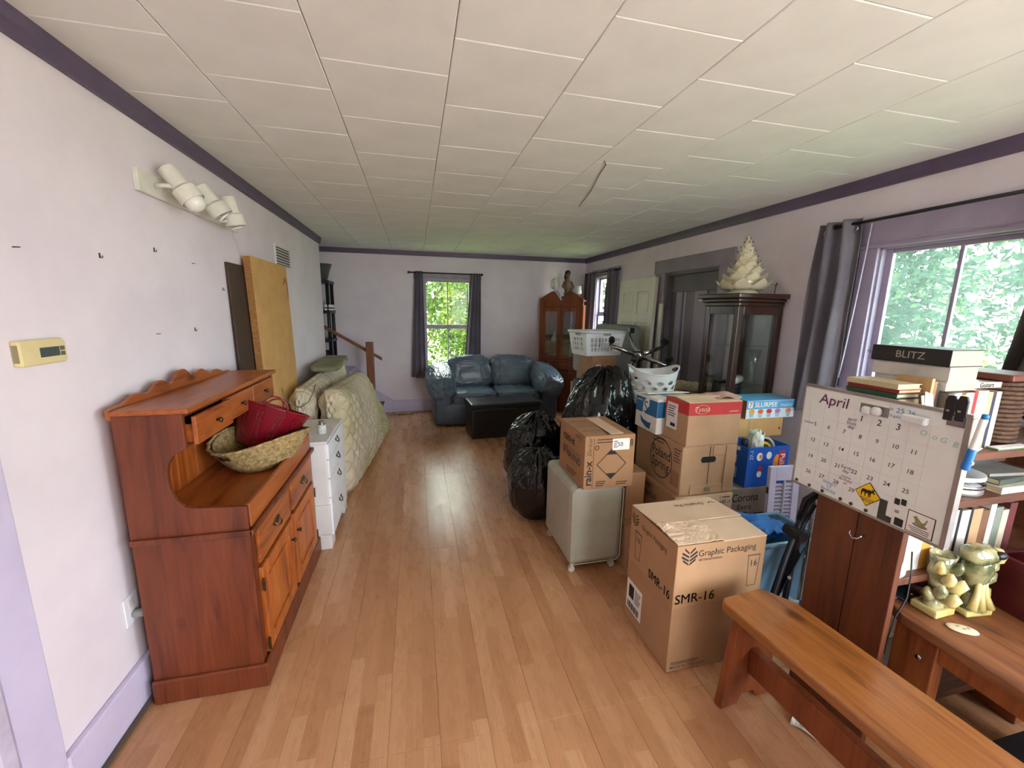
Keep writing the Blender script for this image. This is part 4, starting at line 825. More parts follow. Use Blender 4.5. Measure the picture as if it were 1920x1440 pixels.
# office chair turned upside down
ch = thing('office_chair', 'upside-down office chair with its chrome five-star base and casters in the air', 'chair', (2.06, 3.46, 0.0), 0)
MB().blob((0, 0, 0.72), (0.23, 0.13, 0.05), 0.4, 28, 12).obj('seat', M_BLK, ch, smooth=True)
B(((-0.20, -0.10, 0.0), (-0.16, -0.06, 0.70)), ((0.16, -0.10, 0.0), (0.20, -0.06, 0.70)), ((-0.20, 0.06, 0.0), (-0.16, 0.10, 0.70)), ((0.16, 0.06, 0.0), (0.20, 0.10, 0.70))).obj('armrest', M_BLK, ch)
MB().lathe([(0.028, 0.76), (0.028, 0.92), (0.020, 0.92), (0.020, 1.08), (0.034, 1.09), (0.045, 1.12), (0.045, 1.17), (0.03, 1.185)], 16).obj('column', M_BLK, ch, smooth=True)
MB().lathe([(0.048, 1.10), (0.048, 1.165), (0.03, 1.18), (0.03, 1.19)], 18).obj('hub', M_CHROME, ch, smooth=True)
TL = Matrix.Translation((0, 0, 1.15)) @ Matrix.Rotation(R(27), 4, 'X') @ Matrix.Translation((0, 0, -1.15))
for k in range(5):
    a = R(90+72*k-4); dx, dy = math.cos(a), math.sin(a); q = MB(); P = lambda x, y_, z: TL @ Vector((x, y_, z))
    q.tube([P(0.03*dx, 0.03*dy, 1.145), P(0.16*dx, 0.16*dy, 1.165), P(0.285*dx, 0.285*dy, 1.185)], [0.026, 0.022, 0.016], 8); s = q.obj('star_leg', M_CHROME, ch, smooth=True)
    MB().tube([P(0.285*dx, 0.285*dy, 1.18), P(0.285*dx, 0.285*dy, 1.225)], 0.008, 8).tube([P(0.285*dx-0.024*dy, 0.285*dy+0.024*dx, 1.245), P(0.285*dx+0.024*dy, 0.285*dy-0.024*dx, 1.245)], 0.028, 14).obj('caster', M_BLK, s, smooth=False)
M_FLC = mat('cream_fleece', (206, 196, 164), 0.95, (178, 168, 132), 14, bump=0.8, bs=60)
t = thing('rolled_rug', 'long cream fleece roll lying in front of the boarded doorway', 'rug', (2.18, 3.20, 0.845), -14)
MB().tube([(-0.42+0.84*i/30, 0.012*math.sin(i*0.7), 0.05+0.006*math.sin(i)) for i in range(31)], [0.044+0.007*noise.noise(Vector((i*0.7, 0, 0))) for i in range(31)], 14).obj('roll', M_FLC, t, smooth=True)
MB().tube([(-0.40+0.04*i, -0.052, 0.05+0.05*(i % 2)) for i in range(21)], 0.006, 5).obj('fringe', M_FLC, t, smooth=True)
carton('cardboard_box', 'cardboard box in the dark under the fleece roll and white oval-hole basket', (1.73, 2.60, 0.0), 0, 0.48, 0.44, 0.42, M_CARD); carton('cardboard_box', 'upper cardboard box directly beneath the white oval-hole basket', (1.735, 2.61, 0.42), 1, 0.45, 0.42, 0.42, M_CARD)
carton('cardboard_box', 'plain cardboard box hidden low beside the boarded doorway', (1.93, 3.09, 0.0), 0, 0.55, 0.18, 0.84, M_CARD)
# white tub with oval holes
ob = thing('oval_hole_basket', 'white plastic tub with oval holes and a raised handle beside the bin bags', 'basket', (1.80, 2.80, 0.8445), rot=(R(0), R(0), R(-12)))
def obf(u, v):
    a = 2*math.pi*u; r = 0.150+0.040*v; lift = 0.055*(math.cos(a)**2)**1.5*v
    return Vector((r*math.cos(a), r*0.86*math.sin(a), 0.235*v+lift+0.006))
def oh(i, j):
    for c, row in ((0, 6), (6, 13), (0, 20), (6, 27)):
        di = ((i-c) % 12)-5.5; dj = j-row
        if (di/3.6)**2+(dj/2.5)**2 < 1 : return True
    dd = min(abs(i), abs(i-72), abs(i-144)); return (dd/9.0)**2+((j-34)/2.6)**2 < 1
MB().grid(obf, 144, 40, True, oh).obj('side', M_WPL, ob, solid=0.003, smooth=True)
MB().lathe([(0.150, 0), (0.150, 0.008)], 40, sy=0.86).obj('bottom', M_WPL, ob); MB().tube([obf(i/72, 1.0) for i in range(72)], 0.006, 8, True).obj('rim', M_WPL, ob, smooth=True)

# ================================================================== CURIO CABINET
cu = thing('curio_cabinet', 'tall dark mahogany curio cabinet with glass sides by the right wall', 'cabinet', (2.245, 2.49, 0))
CW, CD, CHt = 0.385, 0.34, 1.60      # x, y, z
p = 0.045
def cub(b, n, m=M_MAHOG, par=None, bev=0.003): return B(*b).obj(n, m, par or cu, bevel=bev)
cub([((0, 0, 0), (CW, CD, 0.10))], 'base')
for x, yy in ((0, 0), (CW-p, 0), (0, CD-p), (CW-p, CD-p)): cub([((x, yy, 0.10), (x+p, yy+p, CHt))], 'post')
for bb in (((p, 0, 0.10), (CW-p, p*0.6, 0.15)), ((p, 0, CHt-0.06), (CW-p, p*0.6, CHt)), ((0, p, CHt-0.06), (p*0.6, CD-p, CHt)), ((0, p, 0.10), (p*0.6, CD-p, 0.15)), ((p, CD-p*0.6, CHt-0.06), (CW-p, CD, CHt))): cub([bb], 'rail')
MB().box((-0.01, -0.01, CHt), (CW, CD+0.01, CHt+0.03)).box((-0.025, -0.025, CHt+0.03), (CW, CD+0.025, CHt+0.055)).box((-0.05, -0.05, CHt+0.055), (CW+0.0, CD+0.05, CHt+0.09)).obj('cornice', M_MAHOG, cu, bevel=0.008)
cub([((p, 0.010, 0.15), (CW-p, 0.014, CHt-0.06))], 'pane', M_CABGL, bev=0); cub([((0.010, p, 0.15), (0.014, CD-p, CHt-0.06))], 'pane', M_CABGL, bev=0)
cub([((p, CD-0.014, 0.15), (CW-p, CD-0.010, CHt-0.06))], 'pane', M_CABGL, bev=0)
cub([((CW-0.01, p, 0.15), (CW-0.004, CD-p, CHt-0.06))], 'mirror_back', mat('old_mirror', (176, 178, 180), 0.35, (150, 152, 156), 6, metal=0.55), bev=0)
for z in (0.60, 1.00, 1.30): cub([((0.02, 0.02, z), (CW-0.02, CD-0.02, z+0.006))], 'glass_shelf', M_CABGL, bev=0)
knob(cu, (-0.001, CD-0.02, 1.0), M_BRASS, axis='-x')
GQ = 'things inside the curio cabinet'
t = thing('paper_roll', 'white paper roll lying on a glass shelf of the curio cabinet', 'paper', (2.40, 2.62, 1.0065), 30, GQ)
MB().lathe([(0.030, -0.09), (0.034, -0.09), (0.034, 0.09), (0.028, 0.09), (0.026, 0.0), (0.026, -0.088)], 16, M=Matrix.Translation((0, 0, 0.035)) @ RX, caps=False).obj('sheet', M_WHITE, t, smooth=True)
jar('glass_vase', 'clear flared vase on the curio cabinet glass shelf', 'vase', (2.53, 2.60, 1.0065), [(0.03, 0), (0.035, 0.01), (0.02, 0.06), (0.03, 0.16), (0.055, 0.27), (0.05, 0.27), (0.024, 0.15)], M_CABGL, GQ)
t = thing('framed_picture', 'dark framed picture lying on the curio cabinet shelf', 'picture', (2.37, 2.70, 1.0065), 10, GQ); B(((-0.08, -0.03, 0), (0.09, 0.03, 0.02))).obj('frame', M_BLK, t, bevel=0.002); B(((-0.07, -0.02, 0.02), (0.08, 0.02, 0.022))).obj('picture', mat('dull_print', (120, 116, 110), 0.6, (96, 92, 88), 20), t)
jar('ceramic_bowl', 'pale ceramic bowl on the lower shelf of the curio cabinet', 'bowl', (2.44, 2.64, 0.6065), [(0.03, 0), (0.05, 0.02), (0.075, 0.07), (0.07, 0.07), (0.045, 0.02)], mat('pale_ceramic', (196, 200, 202), 0.3, (180, 184, 188)), GQ)
# ceramic tree
M_CER = mat('ivory_glaze', (220, 212, 186), 0.18, (204, 194, 162), 9, coat=0.3)
ct = thing('ceramic_tree', 'glazed ivory ceramic tree standing on the curio cabinet', 'ornament', (2.415, 2.66, 1.690))
MB().lathe([(0.10, 0), (0.105, 0.008), (0.085, 0.03), (0.08, 0.05), (0.05, 0.07), (0.02, 0.3)], 24).obj('foot', M_CER, ct, smooth=True)
MB().lathe([(0.13, 0.06), (0.11, 0.12), (0.075, 0.22), (0.04, 0.33), (0.012, 0.41), (0.002, 0.425)], 24).obj('core', M_CER, ct, smooth=True)
lay_ = [(0.190, 0.085, 8, 0.110), (0.158, 0.135, 8, 0.094), (0.130, 0.182, 7, 0.080), (0.106, 0.226, 7, 0.068), (0.085, 0.267, 6, 0.058), (0.066, 0.305, 6, 0.048), (0.050, 0.340, 5, 0.040), (0.035, 0.372, 5, 0.030), (0.021, 0.400, 4, 0.022)]
for li, (r, z, n, ln) in enumerate(lay_):
    for k in range(n):
        a = 2*math.pi*(k+0.5*(li % 2)+0.13*li)/n; q = MB(); ca, sa = math.cos(a), math.sin(a)
        def bough(u, v, lo, r=r, z=z, ln=ln, ca=ca, sa=sa, n=n):    # u across, v outwards: broad drooping lobe with an upturned pointed tip
            w = (u-0.5)*2; d = r-ln*(1-v); half = min(0.62*ln, math.pi*r/n*1.05)*(1-v**4)**0.55*(0.80+0.20*math.sin(v*3))
            zz = z+0.05*ln-ln*0.16*math.sin(math.pi*v)+ln*0.17*v**3 - abs(w)**2.5*half*0.40 - (0.42*ln*math.sin(math.pi*min(1, 0.25+0.75*v))*(1-abs(w)**3) if lo else 0)
            return Vector((ca*d-sa*w*half, sa*d+ca*w*half, zz))
        q.grid(lambda u, v: bough(u, v, False), 9, 10); q.grid(lambda u, v: bough(1-u, v, True), 9, 10)
        bo = q.obj('bough', M_CER, ct, smooth=True)
        if li > 1: MB().blob(Vector((ca*(r-0.12*ln), sa*(r-0.12*ln), z+0.13*ln)), (0.004, 0.004, 0.009), 1, 8, 6).obj('bulb', mat('dark_bulb', (60, 60, 52), 0.3, (50, 50, 44)), bo)
t = thing('twig_cross', 'small dark red twig standing on the curio cabinet corner', 'ornament', (2.575, 2.53, 1.690))
MB().tube([(0, 0, 0), (0.004, 0, 0.06), (0.01, 0.0, 0.085)], 0.004, 6).obj('stem', mat('red_twig', (96, 34, 30), 0.6, (80, 28, 26)), t); MB().tube([(-0.014, 0, 0.066), (0.024, 0.004, 0.072)], 0.003, 6).obj('crossbar', mat('red_twig', (96, 34, 30)), t)

# ================================================================== BIN BAGS
def bag_mat():
    m, nt, b = _new('black_bin_bag'); b.inputs['Base Color'].default_value = lin((16, 17, 19)); b.inputs['Roughness'].default_value = 0.14
    n = _noise(nt, 5, _coords(nt, (1, 1, 0.5)), 3.0, 0.5, 2.2); _bump(nt, b, n.outputs['Fac'], 0.7, 0.03)
    r = _ramp(nt, n.outputs['Fac'], [(0.3, lin((9, 9, 11))), (0.7, lin((17, 17, 20)))]); nt.links.new(r.outputs[0], b.inputs['Base Color']); return m
M_BAG = bag_mat()
def binbag(label, loc, d, seed, top=None, lean=(0, 0)):
    t = thing('bin_bag', label, 'bag', loc, group='stuffed black bin bags'); s = Vector((seed*3.1, seed, 0))
    def disp(q):
        a = math.atan2(q.y, q.x); n = noise.noise(q*1.6+s)*0.16
        f = abs(noise.noise(Vector((math.cos(a)*3.2, math.sin(a)*3.2, q.z*0.8))+s*2))
        c = abs(noise.noise(q*4.0+s)); g = abs(noise.noise(Vector((q.x*7+q.z*3, q.y*7, q.z*4))+s)); return n*0.7-0.11*max(0, 0.22-f)*2*max(0, q.z+0.8)-0.07*max(0, 0.16-c)*3-0.05*max(0, 0.12-g)*3
    b = MB().blob((0, 0, d[2]), d, 0.88, 130, 90, disp)
    b.V = [(x+lean[0]*max(0, z/d[2]-0.8), y+lean[1]*max(0, z/d[2]-0.8), max(z, 0.004)) for x, y, z in b.V]
    b.obj('bag', M_BAG, t, smooth=True)
    if top:
        tx, ty, tz = top
        MB().tube([(tx, ty, tz-0.05), (tx, ty, tz), (tx+0.02, ty, tz+0.05), (tx+0.05, ty+0.01, tz+0.09)], [0.05, 0.02, 0.035, 0.05], 12).obj('knot', M_BAG, t, smooth=True)
    return t
binbag('biggest stuffed black bin bag leaning over the boxes beside the ottoman', (1.395, 2.90, 0.0), (0.292, 0.255, 0.565), 2, lean=(0.05, 0.02))
binbag('middle black bin bag lying behind the lowest one on the aisle side', (0.965, 3.19, 0.0), (0.255, 0.22, 0.345), 5)
binbag('lowest black bin bag slumped on the floor beside the grey hassock', (0.86, 2.76, 0.0), (0.225, 0.215, 0.27), 9)

# ================================================================== GREY HASSOCK
M_HAS = mat('grey_green_vinyl', (172, 170, 154), 0.5, (160, 158, 142), 8, bump=0.05, bs=80)
hs = thing('vinyl_hassock', 'grey-green vinyl storage cube on casters carrying a cardboard box', 'hassock', (0.845, 2.03, 0.0))
B(((0, 0.0, 0.055), (0.335, 0.47, 0.555))).obj('body', M_HAS, hs, bevel=0.035)
MB().tube([(0.03, -0.002, 0.065), (0.305, -0.002, 0.065), (0.327, -0.002, 0.09), (0.327, -0.002, 0.52), (0.305, -0.002, 0.545), (0.03, -0.002, 0.545), (0.008, -0.002, 0.52), (0.008, -0.002, 0.09)], 0.004, 6, True).obj('front_seam', M_HAS, hs, smooth=True)
for x, yy in ((0.03, 0.03), (0.29, 0.03), (0.03, 0.43), (0.29, 0.43)):
    MB().prism([(x-0.012, 0.06), (x+0.014, 0.06), (x+0.010, 0.028), (x-0.004, 0.028)], 'y', yy-0.012, yy+0.012).tube([(x, yy-0.010, 0.020), (x, yy+0.010, 0.020)], 0.0195, 14).obj('caster', mat('ivory_plastic', (206, 200, 184), 0.5, (190, 184, 168)), hs)

# ================================================================== CARTONS WITH PRINT
GB = 'cardboard boxes'
def lines(parent, face, org, u, v, w, n, dv, m=None, h=0.006):
    for k in range(n): flat(rect(u, v-k*dv, u+w*(1-0.12*(k % 3)), v-k*dv+h), m or M_INKB, parent, face, org, 'small_print')
# washer fluid carton on the hassock
rb = carton('cardboard_box', 'cardboard box with a black-tipped diamond mark on top of the hassock', (0.893, 1.985, 0.5555), 0, 0.305, 0.395, 0.313, M_CARD)
F = (0, 0, 0)
text('rain-x', 0.062, M_INK, rb, (0.027, -0.001, 0.095), '-y', 90, 0.05)
text('De-Icer', 0.034, M_INKB, rb, (0.030, -0.001, 0.252), '-y', 90, 0.0, shear=0.2)
flat(rect(0.052, 0.01, 0.055, 0.30), M_INKB, rb, '-y', F, 'print')
cx, cy = 0.165, 0.145
for pts in ([(cx, cy+0.092), (cx+0.092, cy), (cx, cy-0.092), (cx-0.092, cy)],):
    k = 0.93; q = [(cx+(a-cx)*k, cy+(b_-cy)*k) for a, b_ in pts]
    r_, u_ = Vector((1, 0, 0)), Vector((0, 0, 1)); b = MB(); V = []
    for a, b_ in pts+q: V.append(r_*a+u_*b_+Vector((0, -0.0008, 0)))
    b.add(V, [(i, (i+1) % 4, 4+(i+1) % 4, 4+i) for i in range(4)]); b.obj('diamond_outline', M_INK, rb)
flat([(cx, cy+0.092), (cx-0.036, cy+0.056), (cx+0.036, cy+0.056)], M_INK, rb, '-y', F, 'diamond_tip'); flat([(cx, cy-0.092), (cx+0.036, cy-0.056), (cx-0.036, cy-0.056)], M_INK, rb, '-y', F, 'diamond_tip')
lines(rb, '-y', F, 0.07, 0.288, 0.12, 2, 0.016); lines(rb, '-y', F, 0.075, 0.040, 0.06, 3, 0.012); lines(rb, '-y', F, 0.20, 0.030, 0.07, 2, 0.012); ring(0.072, 0.245, 0.014, 0.4, M_INKB, rb, '-y', F)
flat(rect(0.165, 0.225, 0.270, 0.292), M_WHITE, rb, '-y', F, 'label', 0.0006); text('50', 0.034, M_INK, rb, (0.212, -0.0022, 0.258), '-y', 0, 0.01); lines(rb, '-y', (0, -0.0010, 0), 0.172, 0.275, 0.025, 4, 0.011, M_INK, 0.004)
flat(rect(0.275, 0.245, 0.280, 0.285), M_INK, rb, '-y', F); flat(rect(0.285, 0.245, 0.290, 0.285), M_INK, rb, '-y', F)
text('rain-x', 0.078, M_INK, rb, (-0.001, 0.24, 0.235), '-x', 0, 0.05); text("#1", 0.085, M_INK, rb, (-0.001, 0.285, 0.15), '-x', 0, 0.01); text('BRAND', 0.060, M_INK, rb, (-0.001, 0.15, 0.135), '-x', 0, 0.01)
text('WINDSHIELD WASHER', 0.018, M_INKB, rb, (-0.001, 0.15, 0.175), '-x'); lines(rb, '-x', (0, 0.395, 0), 0.13, 0.05, 0.16, 3, 0.014); text('rain-x', 0.04, M_INKB, rb, (-0.001, 0.09, 0.285), '-x')
for yy in (0.10, 0.30): text('DE-ICER', 0.032, M_INKB, rb, (0.08, yy, 0.3135), 'top', 0, 0.0); 
B(((0.16, 0.02, 0.314), (0.24, 0.36, 0.317))).obj('torn_flap', M_CARDI, rb); flat([(0.14, 0.02), (0.16, 0.02), (0.20, 0.38), (0.17, 0.38)], M_INKB, rb, 'top', (0, 0, 0.3132), 'slot')
# big cup carton in front
M_SMR = mat('cup_carton', (172, 134, 98), 0.85, (162, 124, 90), 4, bump=0.03, bs=40)
gp = thing('cardboard_box', 'largest cardboard box with cup drawings standing in front beside the bench', 'box', (1.022, 1.312, 0.0), 0, GB)
B(((0, 0, 0.002), (0.440, 0.365, 0.604))).obj('body', M_SMR, gp, bevel=0.003)
Mf = Matrix.Translation((0, 0.365, 0.605)) @ Matrix.Rotation(R(-3.5), 4, 'X')
MB().box((0.0, -0.215, 0.0), (0.44, 0.0, 0.004), Mf).obj('flap', M_CARDI, gp)
Mg = Matrix.Translation((0, 0.0, 0.605)) @ Matrix.Rotation(R(3.0), 4, 'X')
MB().grid(lambda u, v: Mg @ Vector((0.218*u-0.004*v, 0.155*v, 0.006+0.010*v*noise.noise(Vector((u*3, v*3, 5)))+0.007*abs(noise.noise(Vector((u*7+v*2, v*5, 1)))))), 24, 18).obj('flap', M_CARDI, gp, solid=0.003); MB().box((0.222, 0.0, -0.003), (0.44, 0.158, 0.001), Mg).obj('flap', M_CARDI, gp)
def leaf_logo(parent, face, org, u, v, r, m):
    for s in (-1, 1):
        for k in range(4):
            a0 = v-r*0.95+k*r*0.45; x1 = math.sqrt(max(0, r*r-(a0-v+r*0.35)**2))
            flat([(u+s*r*0.06, a0), (u+s*x1, a0+r*0.55), (u+s*x1*0.96, a0+r*0.80), (u+s*r*0.06, a0+r*0.24)][::s], m, parent, face, org, 'logo')
leaf_logo(gp, '-y', F, 0.060, 0.548, 0.038, M_INK); text('Graphic Packaging', 0.040, M_INK, gp, (0.245, -0.001, 0.560), '-y', 0, 0.006, sx=0.98); text('INTERNATIONAL', 0.015, M_INKB, gp, (0.165, -0.001, 0.530), '-y')
text('SMR-16', 0.062, M_INK, gp, (0.105, -0.001, 0.355), '-y', dbl=0.0016); flat(rect(0.01, 0.255, 0.27, 0.315), mat('print_band', (166, 128, 94), 0.85, (158, 120, 88)), gp, '-y', F, 'print_band')
def cup(parent, face, org, u, v, s, n):
    w = 0.0025
    flat([(u-s*0.42, v+s), (u+s*0.42, v+s), (u+s*0.42, v+s-w*1.5), (u-s*0.42, v+s-w*1.5)], M_INKB, parent, face, org, 'cup_drawing'); ring(u, v+s, s*0.43, 0.06, M_INKB, parent, face, org, 'cup_drawing', rv=s*0.05)
    for k in (-1, 1): flat([(u+k*s*0.40, v+s), (u+k*s*0.40+w, v+s), (u+k*s*0.28+w, v-s), (u+k*s*0.28, v-s)], M_INKB, parent, face, org, 'cup_drawing')
    flat(rect(u-s*0.28, v-s, u+s*0.28, v-s+w), M_INKB, parent, face, org, 'cup_drawing'); text('16', s*0.55, M_INK, parent, tuple(Vector(org)+Vector(FACE[face][0])*u+Vector(FACE[face][1])*(v+s*0.45)+Vector(FACE[face][0]).cross(Vector(FACE[face][1]))*0.001), face)
cup(gp, '-y', F, 0.385, 0.445, 0.075, 16)
text('MADE IN THE U.S.A.', 0.020, M_INKB, gp, (0.105, -0.001, 0.022), '-y', 0, 0.01); lines(gp, '-y', F, 0.02, 0.045, 0.14, 2, 0.008, None, 0.003)
OX = (0, 0.365, 0)
leaf_logo(gp, '-x', OX, 0.040, 0.548, 0.032, M_INKB); text('Graphic Packaging', 0.036, M_INKB, gp, (-0.001, 0.165, 0.545), '-x', 0, 0.0, sx=0.75)
text('SMR-16', 0.062, M_INK, gp, (-0.001, 0.105, 0.36), '-x', sx=0.85, dbl=0.0016); flat(rect(0.02, 0.265, 0.34, 0.325), mat('print_band', (166, 128, 94)), gp, '-x', OX, 'print_band'); cup(gp, '-x', OX, 0.075, 0.43, 0.07, 16)
flat(rect(0.01, 0.06, 0.145, 0.22), M_WHITE, gp, '-x', OX, 'shipping_label'); 
for k in range(9): flat(rect(0.022+0.012*k, 0.07, 0.022+0.012*k+0.006*(1+k % 2*0.5), 0.105), M_INK, gp, '-x', (-0.0008, 0.365, 0), 'barcode')
flat(rect(0.03, 0.13, 0.075, 0.20), M_INK, gp, '-x', (-0.0008, 0.365, 0), 'barcode'); lines(gp, '-x', (-0.0008, 0.365, 0), 0.085, 0.19, 0.05, 6, 0.012, M_INK, 0.004)
text('Graphic Pac', 0.034, M_INKB, gp, (0.27, 0.30, 0.6145), 'top-', 0, 0.0); leaf_logo(gp, 'top-', (0.0, 0.0, 0.6125), -0.40, -0.285, 0.032, M_INKB); lines(gp, 'top', (0, 0, 0.6135), 0.30, 0.20, 0.10, 3, 0.012)
# stack behind it
b1 = carton('cardboard_box', 'cardboard box printed with rows of squares at the bottom of the middle stack', (1.195, 1.785, 0.0), 0, 0.60, 0.47, 0.300, M_CARD)
for r_ in range(2):
    for c_ in range(4):
        u0, v0 = 0.05+c_*0.105, 0.03+r_*0.13
        for q in (rect(u0, v0, u0+0.09, v0+0.003), rect(u0, v0+0.115, u0+0.09, v0+0.118), rect(u0, v0, u0+0.003, v0+0.118), rect(u0+0.087, v0, u0+0.09, v0+0.118)): flat(q, M_CARDL, b1, '-x', (0, 0.47, 0), 'print')
carton('cardboard_box', 'plain cardboard box squeezed between the hassock and the middle stack', (1.205, 2.06, 0.300), 0, 0.125, 0.30, 0.30, M_CARD)
b2 = carton('cardboard_box', 'flat cardboard box with pale torn front under the spring water box', (1.415, 1.885, 0.300), 0, 0.385, 0.42, 0.2065, M_CARD)
text('Herbal', 0.055, M_INKB, b2, (-0.001, 0.25, 0.12), '-x', 0, 0.015); lines(b2, '-x', (0, 0.42, 0), 0.08, 0.175, 0.10, 2, 0.014)
B(((0.0, -0.006, 0.06), (0.385, -0.001, 0.206))).obj('front_flap', M_CARDI, b2); text('2', 0.02, M_INKB, b2, (0.30, -0.0075, 0.185), '-y'); text('640 ct', 0.032, M_INKB, b2, (0.335, -0.0075, 0.155), '-y'); lines(b2, '-y', (0, -0.0065, 0), 0.315, 0.182, 0.05, 1, 0.01)
b3 = carton('cardboard_box', 'cardboard spring water box with slot handle in the middle stack', (1.450, 1.900, 0.507), 0, 0.362, 0.485, 0.296, M_CARDL)
ring(0.285, 0.16, 0.115, 0.05, M_INK, b3, '-x', (0, 0.485, 0), 'ring_mark', rv=0.125); text('Poland\nSpring', 0.085, M_INK, b3, (-0.001, 0.20, 0.155), '-x', 0, 0.015, sx=0.85)
for q in (rect(0.395, 0.04, 0.465, 0.043), rect(0.395, 0.125, 0.465, 0.128), rect(0.395, 0.04, 0.398, 0.128), rect(0.462, 0.04, 0.465, 0.128)): flat(q, M_INKB, b3, '-x', (0, 0.485, 0))
flat(rect(0.40, 0.048, 0.46, 0.12), M_CARD, b3, '-x', (0, 0.485, 0), 'print'); lines(b3, '-x', (0, 0.485, 0), 0.41, 0.26, 0.06, 5, 0.018); lines(b3, '-x', (0, 0.485, 0), 0.19, 0.275, 0.13, 2, 0.022)
flat([(0.125, 0.205), (0.135, 0.192), (0.215, 0.192), (0.225, 0.205), (0.225, 0.215), (0.215, 0.228), (0.135, 0.228), (0.125, 0.215)], M_BLK, b3, '-y', F, 'hand_slot'); flat(rect(0.178, 0.05, 0.183, 0.29), M_INKB, b3, '-y', F, 'seam')
B(((0.285, -0.006, 0.005), (0.352, -0.001, 0.292))).obj('end_flap', M_CARDL, b3, bevel=0.002); B(((0.065, -0.006, 0.003), (0.282, -0.001, 0.060))).obj('lower_flap', M_CARDL, b3, bevel=0.002); B(((0.20, -0.005, 0.235), (0.28, -0.001, 0.292))).obj('upper_flap', M_CARDL, b3, bevel=0.002)
flat(rect(0.16, 0.015, 0.20, 0.04), mat('grey_stamp', (140, 124, 104), 0.9, (120, 106, 90), 60), b3, '-y', (0, -0.006, 0), 'stamp')
M_TRED = mat('red_print_band', (196, 50, 52), 0.6, (182, 44, 48), 8)
b4 = thing('cardboard_box', 'cardboard box with a red band topping the middle stack', 'box', (1.462, 1.897, 0.8035), 0, GB)
B(((0, 0, 0), (0.348, 0.215, 0.252))).obj('body', M_CARDL, b4, bevel=0.004)
for fc, og, w in (('-y', F, 0.348), ('-x', (0, 0.215, 0), 0.215)): flat(rect(0.001, 0.180, w-0.001, 0.250), M_TRED, b4, fc, og, 'red_band')
ring(0.085, 0.214, 0.047, 0.08, M_CARDI, b4, '-y', (0, -0.0008, 0), 'oval_logo', rv=0.026); text('Tyson', 0.040, M_CARDI, b4, (0.085, -0.0018, 0.214), '-y', 0, 0.02, shear=0.15); lines(b4, '-y', (0, -0.0008, 0), 0.265, 0.195, 0.06, 1, 0.01, M_CARDI, 0.004)
flat(rect(0.02, 0.07, 0.12, 0.225), M_WHITE, b4, '-x', (-0.0008, 0.215, 0), 'label'); lines(b4, '-x', (-0.0016, 0.215, 0), 0.03, 0.20, 0.07, 5, 0.014, M_INK, 0.005); flat(rect(0.06, 0.085, 0.105, 0.105), M_INK, b4, '-x', (-0.0016, 0.215, 0), 'barcode')
for y0, y1, a in ((0.0, 0.105, 4), (0.11, 0.215, -5)):
    Mq = Matrix.Translation((0, y0 if a > 0 else y1, 0.252)) @ Matrix.Rotation(R(a), 4, 'X'); MB().box((0.0, 0 if a > 0 else -(y1-y0), 0), (0.348, (y1-y0) if a > 0 else 0, 0.004), Mq).obj('flap', M_CARDI, b4)
MB().grid(lambda u, v: Vector((0.22+0.15*u, 0.03+0.16*v, 0.262+0.012*math.sin(u*6)*math.cos(v*5)+0.012*u)), 10, 10).obj('loose_tape', mat('clear_tape', (214, 186, 176), 0.25, (196, 150, 142), 12), b4, smooth=True, solid=0.001)
b5 = thing('carton', 'white and blue printed food carton behind the red-banded box', 'box', (1.423, 2.135, 0.8035), 0, GB)
B(((0, 0, 0), (0.30, 0.245, 0.218))).obj('body', M_WHITE, b5, bevel=0.003)
M_BLU = mat('blue_print', (34, 104, 158), 0.6, (28, 92, 144), 8)
for fc, og, w in (('-y', F, 0.30), ('-x', (0, 0.245, 0), 0.245)): flat(rect(0.001, 0.105, w-0.001, 0.205), M_BLU, b5, fc, og, 'blue_band')
flat([(0.09, 0.075), (0.125, 0.13), (0.155, 0.16), (0.155, 0.215), (0.12, 0.205), (0.09, 0.175), (0.085, 0.12)], M_WHITE, b5, '-x', (-0.0007, 0.245, 0), 'logo'); text('S', 0.11, M_BLU, b5, (-0.0022, 0.125, 0.145), '-x', 0, 0.01)
flat([(0.06, 0.085), (0.10, 0.062), (0.155, 0.055), (0.185, 0.06), (0.175, 0.015), (0.13, 0.02), (0.075, 0.045)], M_BLU, b5, '-x', (-0.0007, 0.245, 0), 'banner'); lines(b5, '-x', (-0.0007, 0.245, 0), 0.015, 0.18, 0.06, 1, 0.01, M_WHITE, 0.005)
MB().box((0.0, 0.0, 0.218), (0.30, 0.12, 0.222)).obj('flap', M_WHITE, b5); MB().box((0, 0, 0), (0.30, 0.13, 0.004), Matrix.Translation((0, 0.245, 0.219)) @ Matrix.Rotation(R(172), 4, 'X')).obj('flap', M_WHITE, b5)
t = thing('paper_sheet', 'white sheet with a blue rectangle lying on the food carton', 'paper', (1.50, 2.14, 1.026), 8); B(((0, 0, 0), (0.11, 0.15, 0.0015))).obj('sheet', M_WHITE, t); B(((0.025, 0.03, 0.0015), (0.085, 0.12, 0.002))).obj('print', mat('pale_blue_print', (120, 160, 206), 0.7, (110, 150, 196)), t)

